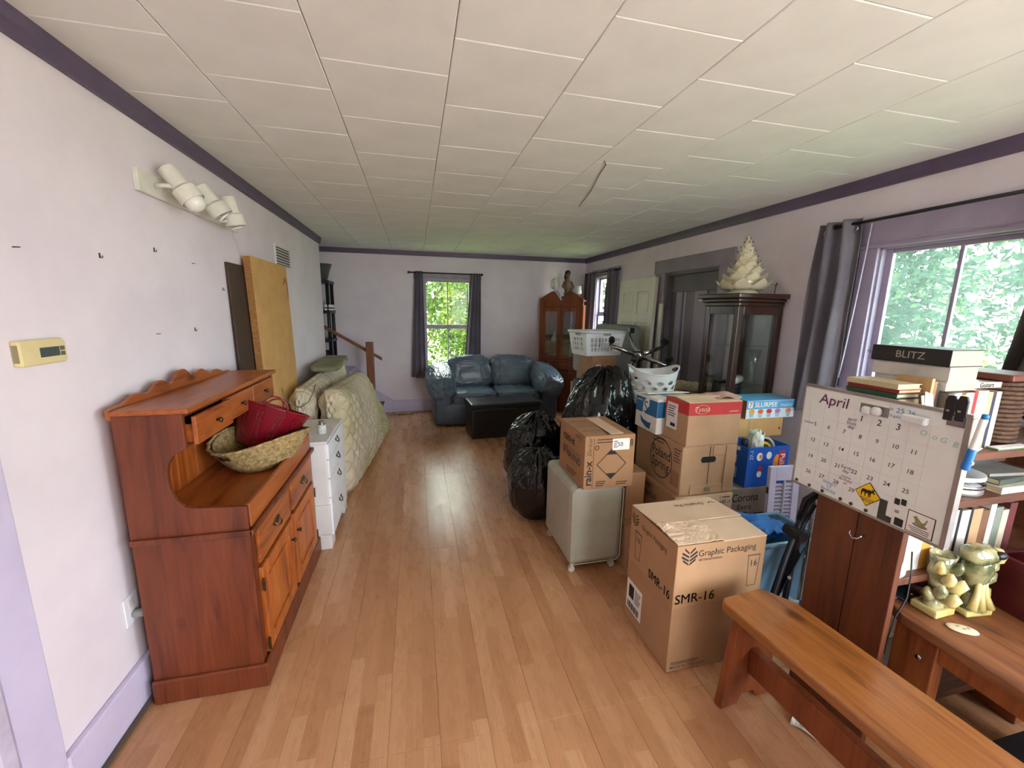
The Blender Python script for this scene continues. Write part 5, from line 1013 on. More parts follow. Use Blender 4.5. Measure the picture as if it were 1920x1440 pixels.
# ---- stack on the right: beer carton, nappy box, tan box, drink-maker box
M_COR = mat('beer_carton', (150, 134, 122), 0.6, (136, 120, 110), 5)
b6 = carton('carton', 'beer carton with gothic lettering at the bottom of the right stack', (1.86, 1.992, 0.0), 0, 0.52, 0.42, 0.463, M_COR)
text('Corona', 0.075, M_INK, b6, (0.145, -0.001, 0.40), '-y', 0, 0.02, sx=0.85); text('Extra', 0.050, M_INK, b6, (0.145, -0.001, 0.335), '-y', 0, 0.01); flat(rect(0.001, 0.02, 0.519, 0.29), mat('navy_print', (36, 40, 66), 0.6, (30, 34, 56)), b6, '-y', F, 'navy_band'); ring(0.145, 0.26, 0.045, 0.5, M_BRASS, b6, '-y', (0, -0.0008, 0), 'seal')
carton('cardboard_box', 'cardboard box at the back of the right stack under the tan box', (1.87, 2.215, 0.4635), 0, 0.50, 0.195, 0.255, M_CARD)
M_PU = mat('bright_blue_print', (18, 90, 190), 0.45, (12, 70, 165), 4)
b7 = thing('carton', 'open bright blue nappy carton full of odds and ends', 'box', (1.995, 2.0, 0.4635), 0, GB)
th_ = 0.005; B(((0, 0, 0), (0.315, 0.205, th_)), ((0, 0, th_), (0.315, th_, 0.262)), ((0, 0.205-th_, th_), (0.315, 0.205, 0.262)), ((0, th_, th_), (th_, 0.205-th_, 0.262)), ((0.315-th_, th_, th_), (0.315, 0.205-th_, 0.262))).obj('body', M_PU, b7)
M_ORA = mat('orange_print', (236, 150, 60), 0.6, (226, 130, 50)); M_REDP = mat('red_lettering', (206, 40, 44), 0.6, (190, 34, 40))
flat(disc(0.225, 0.125, 0.03, 0.085), M_ORA, b7, '-y', F, 'print'); flat(rect(0.235, 0.03, 0.285, 0.23), M_REDP, b7, '-y', F, 'red_panel', 0.0003); text('Pull-Ups', 0.052, M_WHITE, b7, (0.262, -0.002, 0.125), '-y', -90, 0.02)
for u, v, r_, m_ in ((0.09, 0.20, 0.022, M_WHITE), (0.16, 0.205, 0.020, M_WHITE), (0.105, 0.12, 0.016, M_REDP), (0.10, 0.085, 0.018, M_WHITE), (0.098, 0.20, 0.012, M_ORA)): flat(disc(u, v, r_, r_*1.2), m_, b7, '-y', F, 'print', 0.0003 if m_ is M_ORA else 0)
text('27-1', 0.035, M_WHITE, b7, (0.030, -0.001, 0.215), '-y', 90); flat(rect(0.02, 0.225, 0.14, 0.25), M_WHITE, b7, '-x', (0, 0.205, 0), 'label'); text('HUGGIES', 0.02, M_REDP, b7, (-0.0012, 0.125, 0.2375), '-x'); flat(rect(0.03, 0.14, 0.12, 0.19), M_CARDI, b7, '-x', (0, 0.205, 0), 'label'); flat(rect(0.02, 0.04, 0.13, 0.11), mat('grey_label', (170, 182, 196), 0.6, (150, 164, 180), 30), b7, '-x', (0, 0.205, 0), 'label')
GP = 'odds and ends in the blue carton'
def tape_roll(label, loc, R0, R1, h, m, rot):
    o = MB().lathe([(R1, 0), (R0, 0), (R0, h), (R1, h), (R1, 0)], 32, caps=False).obj('tape_roll', m, smooth=False, bevel=0.001); o.location = loc; o.rotation_euler = rot; return tag(o, label, 'tape', GP)
tape_roll('yellow tape roll poking out of the blue carton', (2.16, 2.07, 0.675), 0.062, 0.045, 0.03, mat('yellow_tape', (226, 176, 40), 0.4, (210, 160, 34)), (R(78), 0, R(10)))
tape_roll('pale tape roll beside the yellow one in the blue carton', (2.225, 2.12, 0.680), 0.068, 0.055, 0.025, mat('pale_tape', (206, 196, 176), 0.5, (190, 180, 160)), (R(76), 0, R(-6)))
t = thing('plastic_bag', 'crumpled white plastic bag in the blue carton', 'bag', (2.10, 2.07, 0.63), group=GP)
MB().blob((0, 0, 0.09), (0.045, 0.05, 0.095), 0.9, 40, 30, lambda q: 0.30*noise.noise(q*3.2)+0.12*noise.noise(q*8)).obj('film', mat('white_film', (220, 226, 216), 0.35, (196, 204, 196), 14), t, smooth=True)
jar('spray_bottle', 'black capped bottle at the left of the blue carton', 'bottle', (2.035, 2.08, 0.47), [(0.025, 0), (0.027, 0.01), (0.027, 0.20), (0.018, 0.235), (0.022, 0.24), (0.022, 0.285), (0.014, 0.29)], M_BLK, GP)
t = thing('purple_folder', 'mauve folder standing at the back of the blue carton', 'folder', (2.20, 2.183, 0.47), group=GP); B(((0, 0, 0), (0.095, 0.006, 0.285))).obj('cover', mat('mauve_card', (140, 122, 142), 0.7, (126, 110, 130)), t); B(((0.085, -0.001, 0.0), (0.094, 0.007, 0.284))).obj('edge', M_WHITE, t)
b8 = carton('cardboard_box', 'low tan cardboard box under the drink-maker box', (2.095, 2.212, 0.719), 0, 0.365, 0.195, 0.130, mat('golden_cardboard', (206, 166, 112), 0.85, (194, 152, 98), 6, stretch=(1, 1, 0.3)))
flat(rect(0.335, 0.045, 0.35, 0.06), M_INKB, b8, '-y', F, 'stamp'); flat(rect(0.085, 0.005, 0.088, 0.125), M_TAPE, b8, '-y', F, 'crease')
M_SKY = mat('sky_blue_print', (96, 168, 214), 0.5, (84, 154, 204), 6); M_PALE = mat('pale_blue_white', (222, 234, 242), 0.5, (208, 224, 236), 5)
b9 = thing('carton', 'blue and white drink-maker box with five cups on top of the right stack', 'box', (2.14, 2.205, 0.8495), 0, GB)
B(((0, 0, 0), (0.395, 0.205, 0.124))).obj('body', M_PALE, b9, bevel=0.002); flat(rect(0.001, 0.066, 0.394, 0.122), M_SKY, b9, '-y', F, 'blue_band'); flat(rect(0.001, 0.001, 0.204, 0.123), mat('brown_side', (150, 100, 70), 0.8, (96, 62, 50), 9), b9, '-x', (0, 0.205, 0), 'side_print')
B(((0, 0, 0.124), (0.395, 0.205, 0.1255))).obj('lid', M_SKY, b9)
flat(rect(0.012, 0.075, 0.047, 0.116), M_WHITE, b9, '-y', (0, -0.0006, 0), 'sign'); text('7', 0.045, M_REDP, b9, (0.029, -0.002, 0.095), '-y', 0, 0.03); text('SLURPEE', 0.046, M_WHITE, b9, (0.155, -0.0016, 0.094), '-y', 0, 0.045, sx=1.05); text('maker', 0.042, M_PALE, b9, (0.325, -0.0016, 0.090), '-y', 0, 0.0, shear=0.2)
for u, cc_ in ((0.045, (240, 170, 50)), (0.115, (236, 110, 40)), (0.185, (214, 50, 50)), (0.255, (190, 120, 190)), (0.345, (240, 130, 90))):
    flat([(u-0.020, 0.046), (u+0.020, 0.046), (u+0.013, 0.008), (u-0.013, 0.008)], mat('cup_print', (150, 170, 184), 0.5, (190, 206, 216), 40), b9, '-y', F, 'cup_print'); flat(disc(u, 0.050, 0.023, 0.015), mat('ice_%d' % int(u*1000), cc_, 0.5, tuple(int(k*0.9) for k in cc_), 40), b9, '-y', (0, -0.0007, 0), 'ice_print')

# ---- shutter, tote, stroller
M_SHUT = mat('lavender_shutter', (206, 200, 224), 0.5, (194, 188, 214), 6)
su = thing('louvred_shutter', 'pale lavender louvred shutter standing behind the blue tote', 'shutter', (2.065, 1.86, 0.0), rot=(R(-3), 0, R(-4)))
B(((0, 0, 0.003), (0.045, 0.025, 0.64)), ((0.165, 0, 0.003), (0.21, 0.025, 0.64)), ((0.045, 0, 0.55), (0.165, 0.025, 0.64)), ((0.045, 0, 0.003), (0.165, 0.025, 0.09))).obj('frame', M_SHUT, su, bevel=0.003)
for k in range(18):
    z = 0.105+k*0.0245
    for x0, x1 in ((0.046, 0.099), (0.109, 0.164)): MB().box((x0, -0.009, -0.002), (x1, 0.009, 0.002), Matrix.Translation((0, 0.0125, z)) @ Matrix.Rotation(R(28), 4, 'X')).obj('slat', M_SHUT, su)
B(((0.100, -0.004, 0.09), (0.108, 0.004, 0.55))).obj('tilt_rod', M_SHUT, su); B(((-0.003, 0.004, 0.47), (0.0, 0.02, 0.51))).obj('hinge', M_BRASS, su)
M_TOTE = mat('pale_blue_plastic', (126, 168, 198), 0.35, (112, 156, 188), 5)
to = thing('blue_tote', 'pale blue plastic storage tote between the big box and the bookcase', 'tote', (1.62, 1.50, 0.0), 0)
def toteside(z0, z1, k0, k1, t_):
    m_ = MB(); w, d = 0.40, 0.27
    for (a, b_) in (((0, 0), (w, 0)), ((w, 0), (w, d)), ((w, d), (0, d)), ((0, d), (0, 0))):
        f_ = lambda p_, k, z: Vector((w/2+(p_[0]-w/2)*k, d/2+(p_[1]-d/2)*k, z)); m_.add([f_(a, k0, z0), f_(b_, k0, z0), f_(b_, k1, z1), f_(a, k1, z1)], [(0, 1, 2, 3)])
    return m_
tm = toteside(0.003, 0.40, 0.84, 0.97, 0); tm.box((0.032, 0.022, 0.002), (0.368, 0.248, 0.006)); tm.obj('body', M_TOTE, to, solid=0.004)
MB().tube([(0, 0, 0.405), (0.40, 0, 0.405), (0.40, 0.27, 0.405), (0, 0.27, 0.405)], 0.014, 8, True).obj('rim', M_TOTE, to, smooth=True)
t = thing('blue_cloth', 'crumpled bright blue cloth spilling over the tote', 'cloth', (1.79, 1.68, 0.33)); MB().grid(lambda u, v: Vector(((u-0.5)*0.30, (v-0.5)*0.22, 0.10+0.05*noise.noise(Vector((u*4, v*4, 1)))-0.10*((u-0.5)**2+(v-0.5)**2))), 26, 22).obj('fabric', mat('bright_blue_cloth', (50, 120, 200), 0.7, (36, 100, 180), 8), t, smooth=True, solid=0.006)
MB().grid(lambda u, v: Vector((0.02+(u-0.5)*0.16, -0.06+(v-0.5)*0.12, 0.10+0.03*noise.noise(Vector((u*5, v*5, 4))))), 14, 12).obj('fold', mat('bright_blue_cloth', (50, 120, 200)), t, smooth=True, solid=0.006)
t = thing('white_bottle', 'white plastic bottle lying in the pale blue tote', 'bottle', (1.72, 1.58, 0.06), rot=(R(70), 0, R(30))); MB().lathe([(0.035, 0), (0.04, 0.01), (0.04, 0.16), (0.016, 0.19), (0.018, 0.22)], 18).obj('body', M_WPL, t, smooth=True); MB().lathe([(0.02, 0.22), (0.02, 0.25)], 14).obj('cap', M_BLU, t)
M_NAVY = mat('navy_tube', (24, 28, 44), 0.35, (20, 24, 38))
sr = thing('folded_stroller', 'folded navy stroller frame wedged between the tote and the bookcase', 'stroller', (0, 0, 0))
MB().tube([(1.80, 1.385, 0.73), (1.76, 1.40, 0.68), (1.735, 1.40, 0.58), (1.66, 1.38, 0.42), (1.59, 1.36, 0.22), (1.555, 1.35, 0.06)], 0.014, 10).obj('frame_tube', M_NAVY, sr, smooth=True)
MB().tube([(1.83, 1.42, 0.66), (1.78, 1.42, 0.56), (1.74, 1.41, 0.38), (1.72, 1.40, 0.2), (1.70, 1.395, 0.05)], 0.014, 10).obj('frame_tube', M_NAVY, sr, smooth=True)
MB().tube([(1.83, 1.37, 0.72), (1.79, 1.38, 0.745), (1.75, 1.40, 0.70), (1.73, 1.40, 0.60)], 0.0125, 10).obj('foam_handle', M_BLK, sr, smooth=True)
MB().tube([(1.70, 1.34, 0.545), (1.70, 1.43, 0.545)], 0.026, 16).obj('hinge_hub', M_BLK, sr); MB().tube([(1.64, 1.33, 0.36), (1.78, 1.45, 0.30)], 0.008, 8).obj('cross_brace', M_CHROME, sr)
for x, yy in ((1.548, 1.35), (1.70, 1.40)): MB().tube([(x-0.012, yy+0.02, 0.048), (x+0.012, yy-0.02, 0.048)], 0.047, 18).obj('wheel', M_BLK, sr)
MB().grid(lambda u, v: Vector((1.60+0.14*v+0.02*u, 1.36+0.05*u, 0.18+0.30*v-0.05*math.sin(math.pi*u))), 10, 12).obj('fabric_seat', mat('navy_cloth', (30, 34, 52), 0.85, (24, 28, 44), 8), sr, smooth=True, solid=0.004)
t = thing('white_lamp_head', 'small white plastic dish behind the bookcase panel above the stroller', 'lamp', (1.86, 1.46, 0.0)); MB().tube([(0.02, 0, 0.01), (0.02, 0, 0.62), (0, -0.02, 0.70)], 0.008, 8).obj('stem', M_CHROME, t); MB().lathe([(0.01, 0), (0.03, 0.02), (0.05, 0.05), (0.046, 0.05), (0.024, 0.02)], 18, M=Matrix.Translation((0, -0.02, 0.70)) @ Matrix.Rotation(R(100), 4, 'X')).obj('shade', M_WPL, t, smooth=True); MB().lathe([(0.05, 0.0), (0.05, 0.012)], 18, c=(0.02, 0, 0)).obj('base', M_WPL, t)

# ================================================================== BOOKCASE AT THE RIGHT
bc = thing('bookcase', 'brown wooden bookcase with a planked end panel carrying the whiteboard', 'bookcase', (1.54, 0.89, 0))
for y0, y1 in ((0.0, 0.139), (0.141, 0.295)): B(((0, y0, 0.002), (0.025, y1, 1.225))).obj('end_plank', M_BROWN, bc, bevel=0.003)
B(((1.045, 0.03, 0.002), (1.07, 0.295, 1.09))).obj('end_panel', M_BROWN, bc, bevel=0.003)
M_SHB = wood('shelf_brown', (94, 54, 36), (112, 68, 46), (60, 32, 20), 'x', 1.0, 0.45, knots=False)
for z in (1.06, 0.885, 0.615, 0.06): B(((0.025, 0.035, z), (1.045, 0.295, z+0.028))).obj('shelf_board', M_SHB, bc, bevel=0.003)
B(((0.025, 0.03, 1.205), (0.20, 0.295, 1.225)), ((0.18, 0.03, 1.088), (0.20, 0.295, 1.205))).obj('side_compartment', M_BROWN, bc, bevel=0.002)
MB().tube([(0.0, 0.11, 0.905-0.13), (-0.014, 0.11, 0.905-0.13), (-0.02, 0.114, 0.765), (-0.026, 0.13, 0.758), (-0.024, 0.143, 0.77), (-0.018, 0.143, 0.782)], 0.003, 6).obj('cup_hook', M_CHROME, bc, smooth=True)

# ------------------------------------------------------------------ whiteboard (local: u along -y, v up)
M_WB = mat('whiteboard', (232, 237, 236), 0.25, (222, 228, 227), 3)
M_ALU = mat('aluminium_edge', (168, 164, 160), 0.35, (150, 146, 142), metal=0.6)
wb = thing('whiteboard', 'whiteboard with a handwritten April calendar hung on the bookcase end', 'whiteboard', (1.5395, 1.283, 0.864))
Wb, Hb = 0.503, 0.410; XF = -0.020
B(((-0.018, -Wb, 0), (-0.002, 0, Hb))).obj('board', M_WB, wb)
for a, b_ in (((-0.021, -Wb-0.004, -0.004), (0.0, 0.004, 0.004)), ((-0.021, -Wb-0.004, Hb-0.006), (0.0, 0.004, Hb+0.004)), ((-0.021, -0.002, 0.004), (0.0, 0.005, Hb-0.006)), ((-0.023, -Wb-0.006, 0.004), (0.0, -Wb+0.008, Hb-0.006))): B((a, b_)).obj('edge_strip', M_ALU, wb, bevel=0.001)
OW = (-0.0182, 0, 0)
M_PUR = mat('purple_marker', (112, 40, 96), 0.7, (100, 34, 86)); M_DKM = mat('dark_marker', (46, 26, 40), 0.7, (40, 22, 34)); M_BLM = mat('blue_marker', (60, 140, 190), 0.7, (50, 126, 176)); M_GRM = mat('faint_green_marker', (150, 190, 182), 0.7, (166, 200, 192))
def wt(s, u, v, size, m=M_DKM, rot=0, bold=0.0, **k): text(s, size, m, wb, (-0.0192, -u, v), '-x', rot, bold, name='handwriting', shear=0.1, **k)
wt('April', 0.115, 0.366, 0.055, M_PUR, 0, 0.01); wt('Lasted', 0.030, 0.264, 0.015); wt('april\nfools\nday', 0.190, 0.302, 0.017, M_PUR)
for n_, u, v in ((1, .220, .327), (2, .277, .327), (3, .333, .329)): wt(str(n_), u, v, 0.030, M_DKM, 0, 0.01)
for n_, u, v in ((5, .058, .262), (6, .112, .264), (7, .169, .264), (8, .226, .262), (9, .280, .263), (10, .335, .264), (11, .387, .263), (12, .057, .198), (13, .111, .196), (14, .169, .197), (15, .222, .198), (16, .276, .196), (17, .333, .198), (18, .387, .197), (19, .058, .131), (20, .112, .132), (21, .166, .131), (22, .226, .131), (23, .279, .130), (24, .331, .131), (25, .386, .131), (26, .059, .067), (27, .114, .068), (28, .170, .068), (29, .228, .062)): wt(str(n_), u, v, 0.021, M_PUR if n_ in (9, 10, 18, 26, 28, 29) else M_DKM, 0, 0.012)
wt('Earth\nday', 0.198, 0.129, 0.017, M_PUR); wt('moms\nBirthday\nof', 0.203, 0.090, 0.014, M_PUR); wt("Nolan's\n17\nBirthday", 0.148, 0.040, 0.017, M_BLM); wt('= 25 26', 0.335, 0.382, 0.024, M_BLM, align='CENTER'); wt('10 gallons', 0.323, 0.362, 0.013, M_BLM); wt('O  o G  B', 0.44, 0.325, 0.024, M_GRM, -8)
for k in range(8): flat(rect(0.03+0.0553*k, 0.03, 0.0306+0.0553*k, 0.35), mat('faint_line', (196, 198, 196), 0.5, (200, 202, 200)), wb, '-x', OW, 'ruled_line', 0, 0.0003)
for k in range(5): flat(rect(0.01, 0.095+0.0657*k, 0.44, 0.0956+0.0657*k), mat('faint_line', (196, 198, 196)), wb, '-x', OW, 'ruled_line', 0, 0.0003)
flat(rect(0.452, 0.372, 0.492, 0.402), mat('grey_tag', (116, 108, 112), 0.5, (104, 96, 100)), wb, '-x', OW, 'name_plate', 0, 0.004)
GM = 'magnets on the whiteboard'
def onwb(name, label, cat, u, v): return thing(name, label, cat, (1.5395-0.0185, 1.283-u, 0.864+v), group=GM)
t = onwb('photo_card', 'grey printed card at the top of the whiteboard under two white magnets', 'card', 0.255, 0.372); flat(rect(-0.045, -0.022, 0.045, 0.026), mat('grey_card', (150, 146, 140), 0.6, (110, 106, 100), 18), t, '-x', (0, 0, 0), 'card', 0, 0.001); flat(rect(-0.045, 0.012, 0.045, 0.026), M_WHITE, t, '-x', (-0.0005, 0, 0), 'caption', 0, 0.001)
for u, v, lb in ((0.237, 0.362, 'left round white magnet on the printed card'), (0.268, 0.366, 'right round white magnet on the printed card')):
    o = MB().blob((0, 0, 0), (0.009, 0.0155, 0.0150), 0.75, 20, 12).obj('round_magnet', M_WPL, smooth=True); o.location = (1.5395-0.028, 1.283-u, 0.864+v); tag(o, lb, 'magnet', GM)
o = B(((-0.022, -0.034, -0.013), (0, 0.034, 0.013))).obj('board_eraser', M_WPL, bevel=0.006); o.location = (1.5395-0.0185, 1.283-0.379, 0.864+0.368); tag(o, 'white block eraser stuck on the whiteboard', 'eraser', GM)
t = onwb('moose_magnet', 'yellow diamond moose warning sign magnet on the whiteboard', 'magnet', 0.283, 0.072)
M_YEL = mat('warning_yellow', (238, 196, 30), 0.4, (228, 184, 24)); s_ = 0.044
flat([(0, s_), (-s_*0.95, 0), (0, -s_), (s_*0.95, 0)][::-1], M_INK, t, '-x', (0, 0, 0), 'border', 0, 0.0016); flat([(0, s_*0.93), (-s_*0.88, 0), (0, -s_*0.93), (s_*0.88, 0)][::-1], M_YEL, t, '-x', (-0.0016, 0, 0), 'face', 0, 0.0006)
mo_ = [(-0.020, 0.004), (-0.022, -0.002), (-0.020, -0.016), (-0.018, -0.016), (-0.017, -0.003), (-0.010, -0.002), (-0.009, -0.016), (-0.007, -0.016), (-0.005, -0.002), (0.002, -0.003), (0.002, -0.017), (0.004, -0.017), (0.005, -0.003), (0.008, -0.014), (0.010, -0.014), (0.010, 0.000), (0.014, 0.004), (0.021, 0.001), (0.023, 0.004), (0.018, 0.009), (0.021, 0.016), (0.018, 0.021), (0.016, 0.013), (0.012, 0.018), (0.012, 0.010), (0.006, 0.012), (0.000, 0.009), (-0.010, 0.010), (-0.018, 0.009)]
flat([(u, v+0.006) for u, v in mo_], M_INK, t, '-x', (-0.0022, 0, 0), 'moose', 0, 0.0005); text('BRAKE FOR\nMOOSE', 0.0085, M_INK, t, (-0.0029, 0.0, -0.021), '-x', 0, 0.03)
M_DKP = mat('dark_olive_magnet', (62, 62, 54), 0.6, (54, 54, 48))
t = onwb('dark_magnet', 'L-shaped dark magnet beside the moose sign', 'magnet', 0.335, 0.04); flat([(-0.012, -0.034), (0.028, -0.034), (0.028, -0.014), (0.010, -0.014), (0.010, 0.036), (-0.012, 0.036)], M_DKP, t, '-x', (0, 0, 0), 'plate', 0, 0.003)
for u, v, w_, h_, lb in ((0.371, 0.088, 0.007, 0.010, 'left of the two small dark square magnets'), (0.389, 0.093, 0.007, 0.010, 'right of the two small dark square magnets'), (0.385, 0.022, 0.012, 0.013, 'dark square magnet low beside the animal sticker')):
    o = B(((-0.003, -w_, -h_), (0, w_, h_))).obj('square_magnet', M_INK, bevel=0.001); o.location = (1.5395-0.0185, 1.283-u, 0.864+v); tag(o, lb, 'magnet', GM)
o = B(((-0.003, -0.006, -0.005), (0, 0.006, 0.005))).obj('square_magnet', M_ALU, bevel=0.001); o.location = (1.5395-0.0185, 1.283-0.375, 0.864+0.055); tag(o, 'tiny silver magnet under the two small dark squares', 'magnet', GM)
t = onwb('animal_sticker', 'black-bordered sticker with a yellow animal drawing at the whiteboard corner', 'sticker', 0.440, 0.043)
flat(rect(-0.036, -0.036, 0.036, 0.036), M_INK, t, '-x', (0, 0, 0), 'border', 0, 0.0006); flat(rect(-0.0335, -0.0335, 0.0335, 0.0335), M_WHITE, t, '-x', (-0.0006, 0, 0), 'face', 0, 0.0004)
flat([(-0.020, 0.018), (-0.012, 0.024), (-0.006, 0.017), (0.004, 0.008), (0.010, 0.010), (0.016, 0.024), (0.018, 0.022), (0.014, 0.004), (0.008, -0.002), (-0.012, -0.002), (-0.014, 0.010)], mat('olive_print', (150, 150, 90), 0.7, (120, 120, 76), 40), t, '-x', (-0.0011, 0, 0), 'animal_print', 0, 0.0004); flat(disc(0.0, -0.004, 0.02, 0.006), mat('grey_print', (140, 134, 134), 0.7, (120, 114, 114)), t, '-x', (-0.0011, 0, 0), 'shadow_print', 0, 0.0003)
for k in range(3): flat(rect(-0.028+0.004*k, -0.016-0.006*k, 0.026, -0.014-0.006*k), M_INK, t, '-x', (-0.0011, 0, 0), 'small_print', 0, 0.0003)
for k, u in enumerate((0.017, 0.073, 0.127, 0.197, 0.235, 0.286)):
    o = MB().lathe([(0.006, 0), (0.006, 0.003), (0.003, 0.005)], 12, M=Matrix.Rotation(R(-90), 4, 'Y')).obj('button_magnet', M_BRASS, smooth=True); o.location = (1.5395-0.0185, 1.283-u, 0.864+0.013); tag(o, 'brass button magnet along the bottom edge of the whiteboard, number %s from the left' % ['one', 'two', 'three', 'four', 'five', 'six'][k], 'magnet', GM)
def clip(label, u, v, s=1.0):
    t = onwb('bulldog_clip', label, 'clip', u, v); MB().prism([(-0.012, -0.03), (0.012, -0.03), (0.013, 0.03), (0.008, 0.045), (-0.008, 0.045), (-0.013, 0.03)], 'y', -0.004, 0.004, Matrix.Rotation(R(90), 4, 'Z')).obj('jaw', M_BLK, t, bevel=0.002); MB().tube([(-0.006, -0.004, 0.0), (-0.006, 0.004, 0.0)], 0.004, 8).obj('rivet', M_CHROME, t)
clip('left black clip gripping the top edge of the whiteboard', 0.452, 0.415); clip('right black clip gripping the top edge of the whiteboard', 0.478, 0.418)
mk = thing('marker_pen', 'white marker with a blue cap clipped upright to the whiteboard edge', 'marker', (1.5395-0.020, 0.770, 1.120), rot=(R(6), 0, 0))
MB().lathe([(0.008, 0.062), (0.0085, 0.065), (0.0085, 0.150), (0.0075, 0.155)], 14).obj('barrel', M_WHITE, mk, smooth=True); MB().lathe([(0.0088, 0.0), (0.0098, 0.004), (0.0098, 0.058), (0.0088, 0.064)], 14).obj('cap', mat('marker_blue', (30, 120, 200), 0.4, (24, 108, 186)), mk, smooth=True); MB().lathe([(0.0078, 0.155), (0.0078, 0.166), (0.006, 0.168)], 14).obj('end_plug', mat('marker_blue', (30, 120, 200)), mk, smooth=True); MB().box((-0.004, -0.012, 0.02), (0.004, 0.0, 0.028)).obj('clip', M_WHITE, mk)

# ------------------------------------------------------------------ books
def book(label, loc, w, d, h, c, rz=0, rot=None, spine=None, group='books on the bookcase', text_=None, tcol=None, name='book'):
    """upright: spine faces -y (w thick, d deep, h tall)"""
    t = thing(name, label, 'book', loc, rz, group, rot); m = mat('cover_%d_%d_%d' % c, c, 0.5, tuple(int(k*0.9) for k in c), 12); k = 0.0022
    B(((0, 0, 0), (w, k, h)), ((0, k, 0), (k, d, h)), ((w-k, k, 0), (w, d, h))).obj('cover', m, t); B(((k, k, 0.003), (w-k, d-0.003, h-0.003))).obj('pages', M_PAPER, t)
    if text_: text(text_, min(w*0.62, 0.03), tcol or M_WHITE, t, (w/2, -0.0008, h/2), '-y', -90)
    return t
def flatbook(label, loc, L_, d, th_, c, rz=0, group='books on the bookcase', text_=None, size=0.03, tcol=None, sub=None, tb=0.0):
    """lying: spine (length L_) faces local -y; thickness th_ up"""
    t = thing('book', label, 'book', loc, rz, group); m = mat('cover_%d_%d_%d' % c, c, 0.45, tuple(int(k*0.9) for k in c), 12); k = 0.003
    B(((0, 0, 0), (L_, d, k)), ((0, 0, th_-k), (L_, d, th_)), ((0, 0, k), (L_, k, th_-k))).obj('cover', m, t, bevel=0.001); B(((0.004, k, k), (L_-0.004, d-0.005, th_-k))).obj('pages', M_PAPER, t)
    if text_: text(text_, size, tcol or M_WHITE, t, (L_*0.52, -0.0008, th_/2), '-y', 0, tb)
    if sub: text(sub, size*0.5, M_INKB, t, (L_*0.14, -0.0008, th_/2), '-y', 0, 0)
    return t
# upright row on the top shelf (z 1.088)
xs = 1.745; row = (('grey-brown book at the left end of the upright row', 0.030, 0.205, (112, 100, 92)), ('white book next to the grey-brown one in the upright row', 0.034, 0.205, (222, 216, 210)), ('orange book in the upright row on the top shelf', 0.020, 0.20, (206, 140, 76)), ('white paperback between the orange and red books', 0.040, 0.205, (230, 226, 220)), ('thin red book in the upright row on the top shelf', 0.018, 0.21, (168, 44, 48)), ('thick white book right of the thin red one', 0.052, 0.21, (220, 214, 206)), ('tan book in the upright row beside the navy one', 0.024, 0.205, (200, 172, 136)), ('narrow navy book in the upright row', 0.016, 0.205, (44, 46, 76)), ('cream book closing the upright row', 0.026, 0.205, (214, 206, 184)))
for lb, w, h, c in row: book(lb, (xs, 0.965, 1.0885), w-0.001, 0.15, h, c); xs += w
# lying stack: two white books and the black one
flatbook('lower white hardback under the thick white one in the lying stack', (1.752, 1.205, 1.299), 0.225, 0.150, 0.032, (226, 222, 214), -90)
flatbook('thick white hardback directly under the black book', (1.742, 1.212, 1.3315), 0.235, 0.155, 0.050, (216, 210, 202), -88)
flatbook('black hardback with silver title lying on top of the book stack', (1.735, 1.218, 1.382), 0.245, 0.160, 0.058, (34, 34, 34), -90, text_='BLITZ', size=0.036, tcol=mat('silver_lettering', (170, 164, 150), 0.4, (156, 150, 138)), tb=0.012, sub='Malcolm Gow')
flatbook('music book with big lettering lying at the right of the top shelf', (1.905, 1.00, 1.2995), 0.16, 0.16, 0.022, (206, 200, 190), 0, text_='Guitars', size=0.024, tcol=M_INK, tb=0.02)
# paperbacks lying in the side compartment top, spines to the aisle
z = 1.2255
for lb, th_, c, off in (('dark brown paperback at the bottom of the small stack', 0.022, (70, 46, 36), 0.0), ('black and orange paperback in the small stack', 0.024, (56, 40, 38), 0.004), ('green paperback in the small stack', 0.016, (52, 84, 58), -0.004), ('red paperback in the small stack', 0.014, (156, 44, 40), 0.002), ('cream paperback on top of the small stack', 0.018, (206, 188, 150), -0.006)):
    flatbook(lb, (1.585+off, 1.178, z), 0.17, 0.108, th_, c, -90, 'paperbacks stacked above the whiteboard'); z += th_+0.0005
for k, (lb, c) in enumerate((('tan paperback standing right of the small stack', (196, 160, 112)), ('brown paperback standing right of the small stack', (150, 112, 72)), ('small dark paperback standing beside the upright row', (70, 60, 58)))):
    book(lb, (1.700+0.014*k, 0.99, 1.2265 if k < 2 else 1.2265), 0.013, 0.105, 0.115-0.01*k, c, group='paperbacks stacked above the whiteboard')
t = thing('folded_papers', 'folded white papers tucked in front of the paperbacks', 'paper', (1.63, 0.955, 1.2265), 10)
for a, w_, h_ in ((0, 0.07, 0.065), (14, 0.055, 0.08)): MB().box((0.0, 0, 0), (w_, 0.002, h_), Matrix.Rotation(R(a), 4, 'Y') @ Matrix.Rotation(R(-12), 4, 'X') @ Matrix.Translation((0, -0.004*(a > 0), 0.0))).obj('sheet', M_WHITE, t)
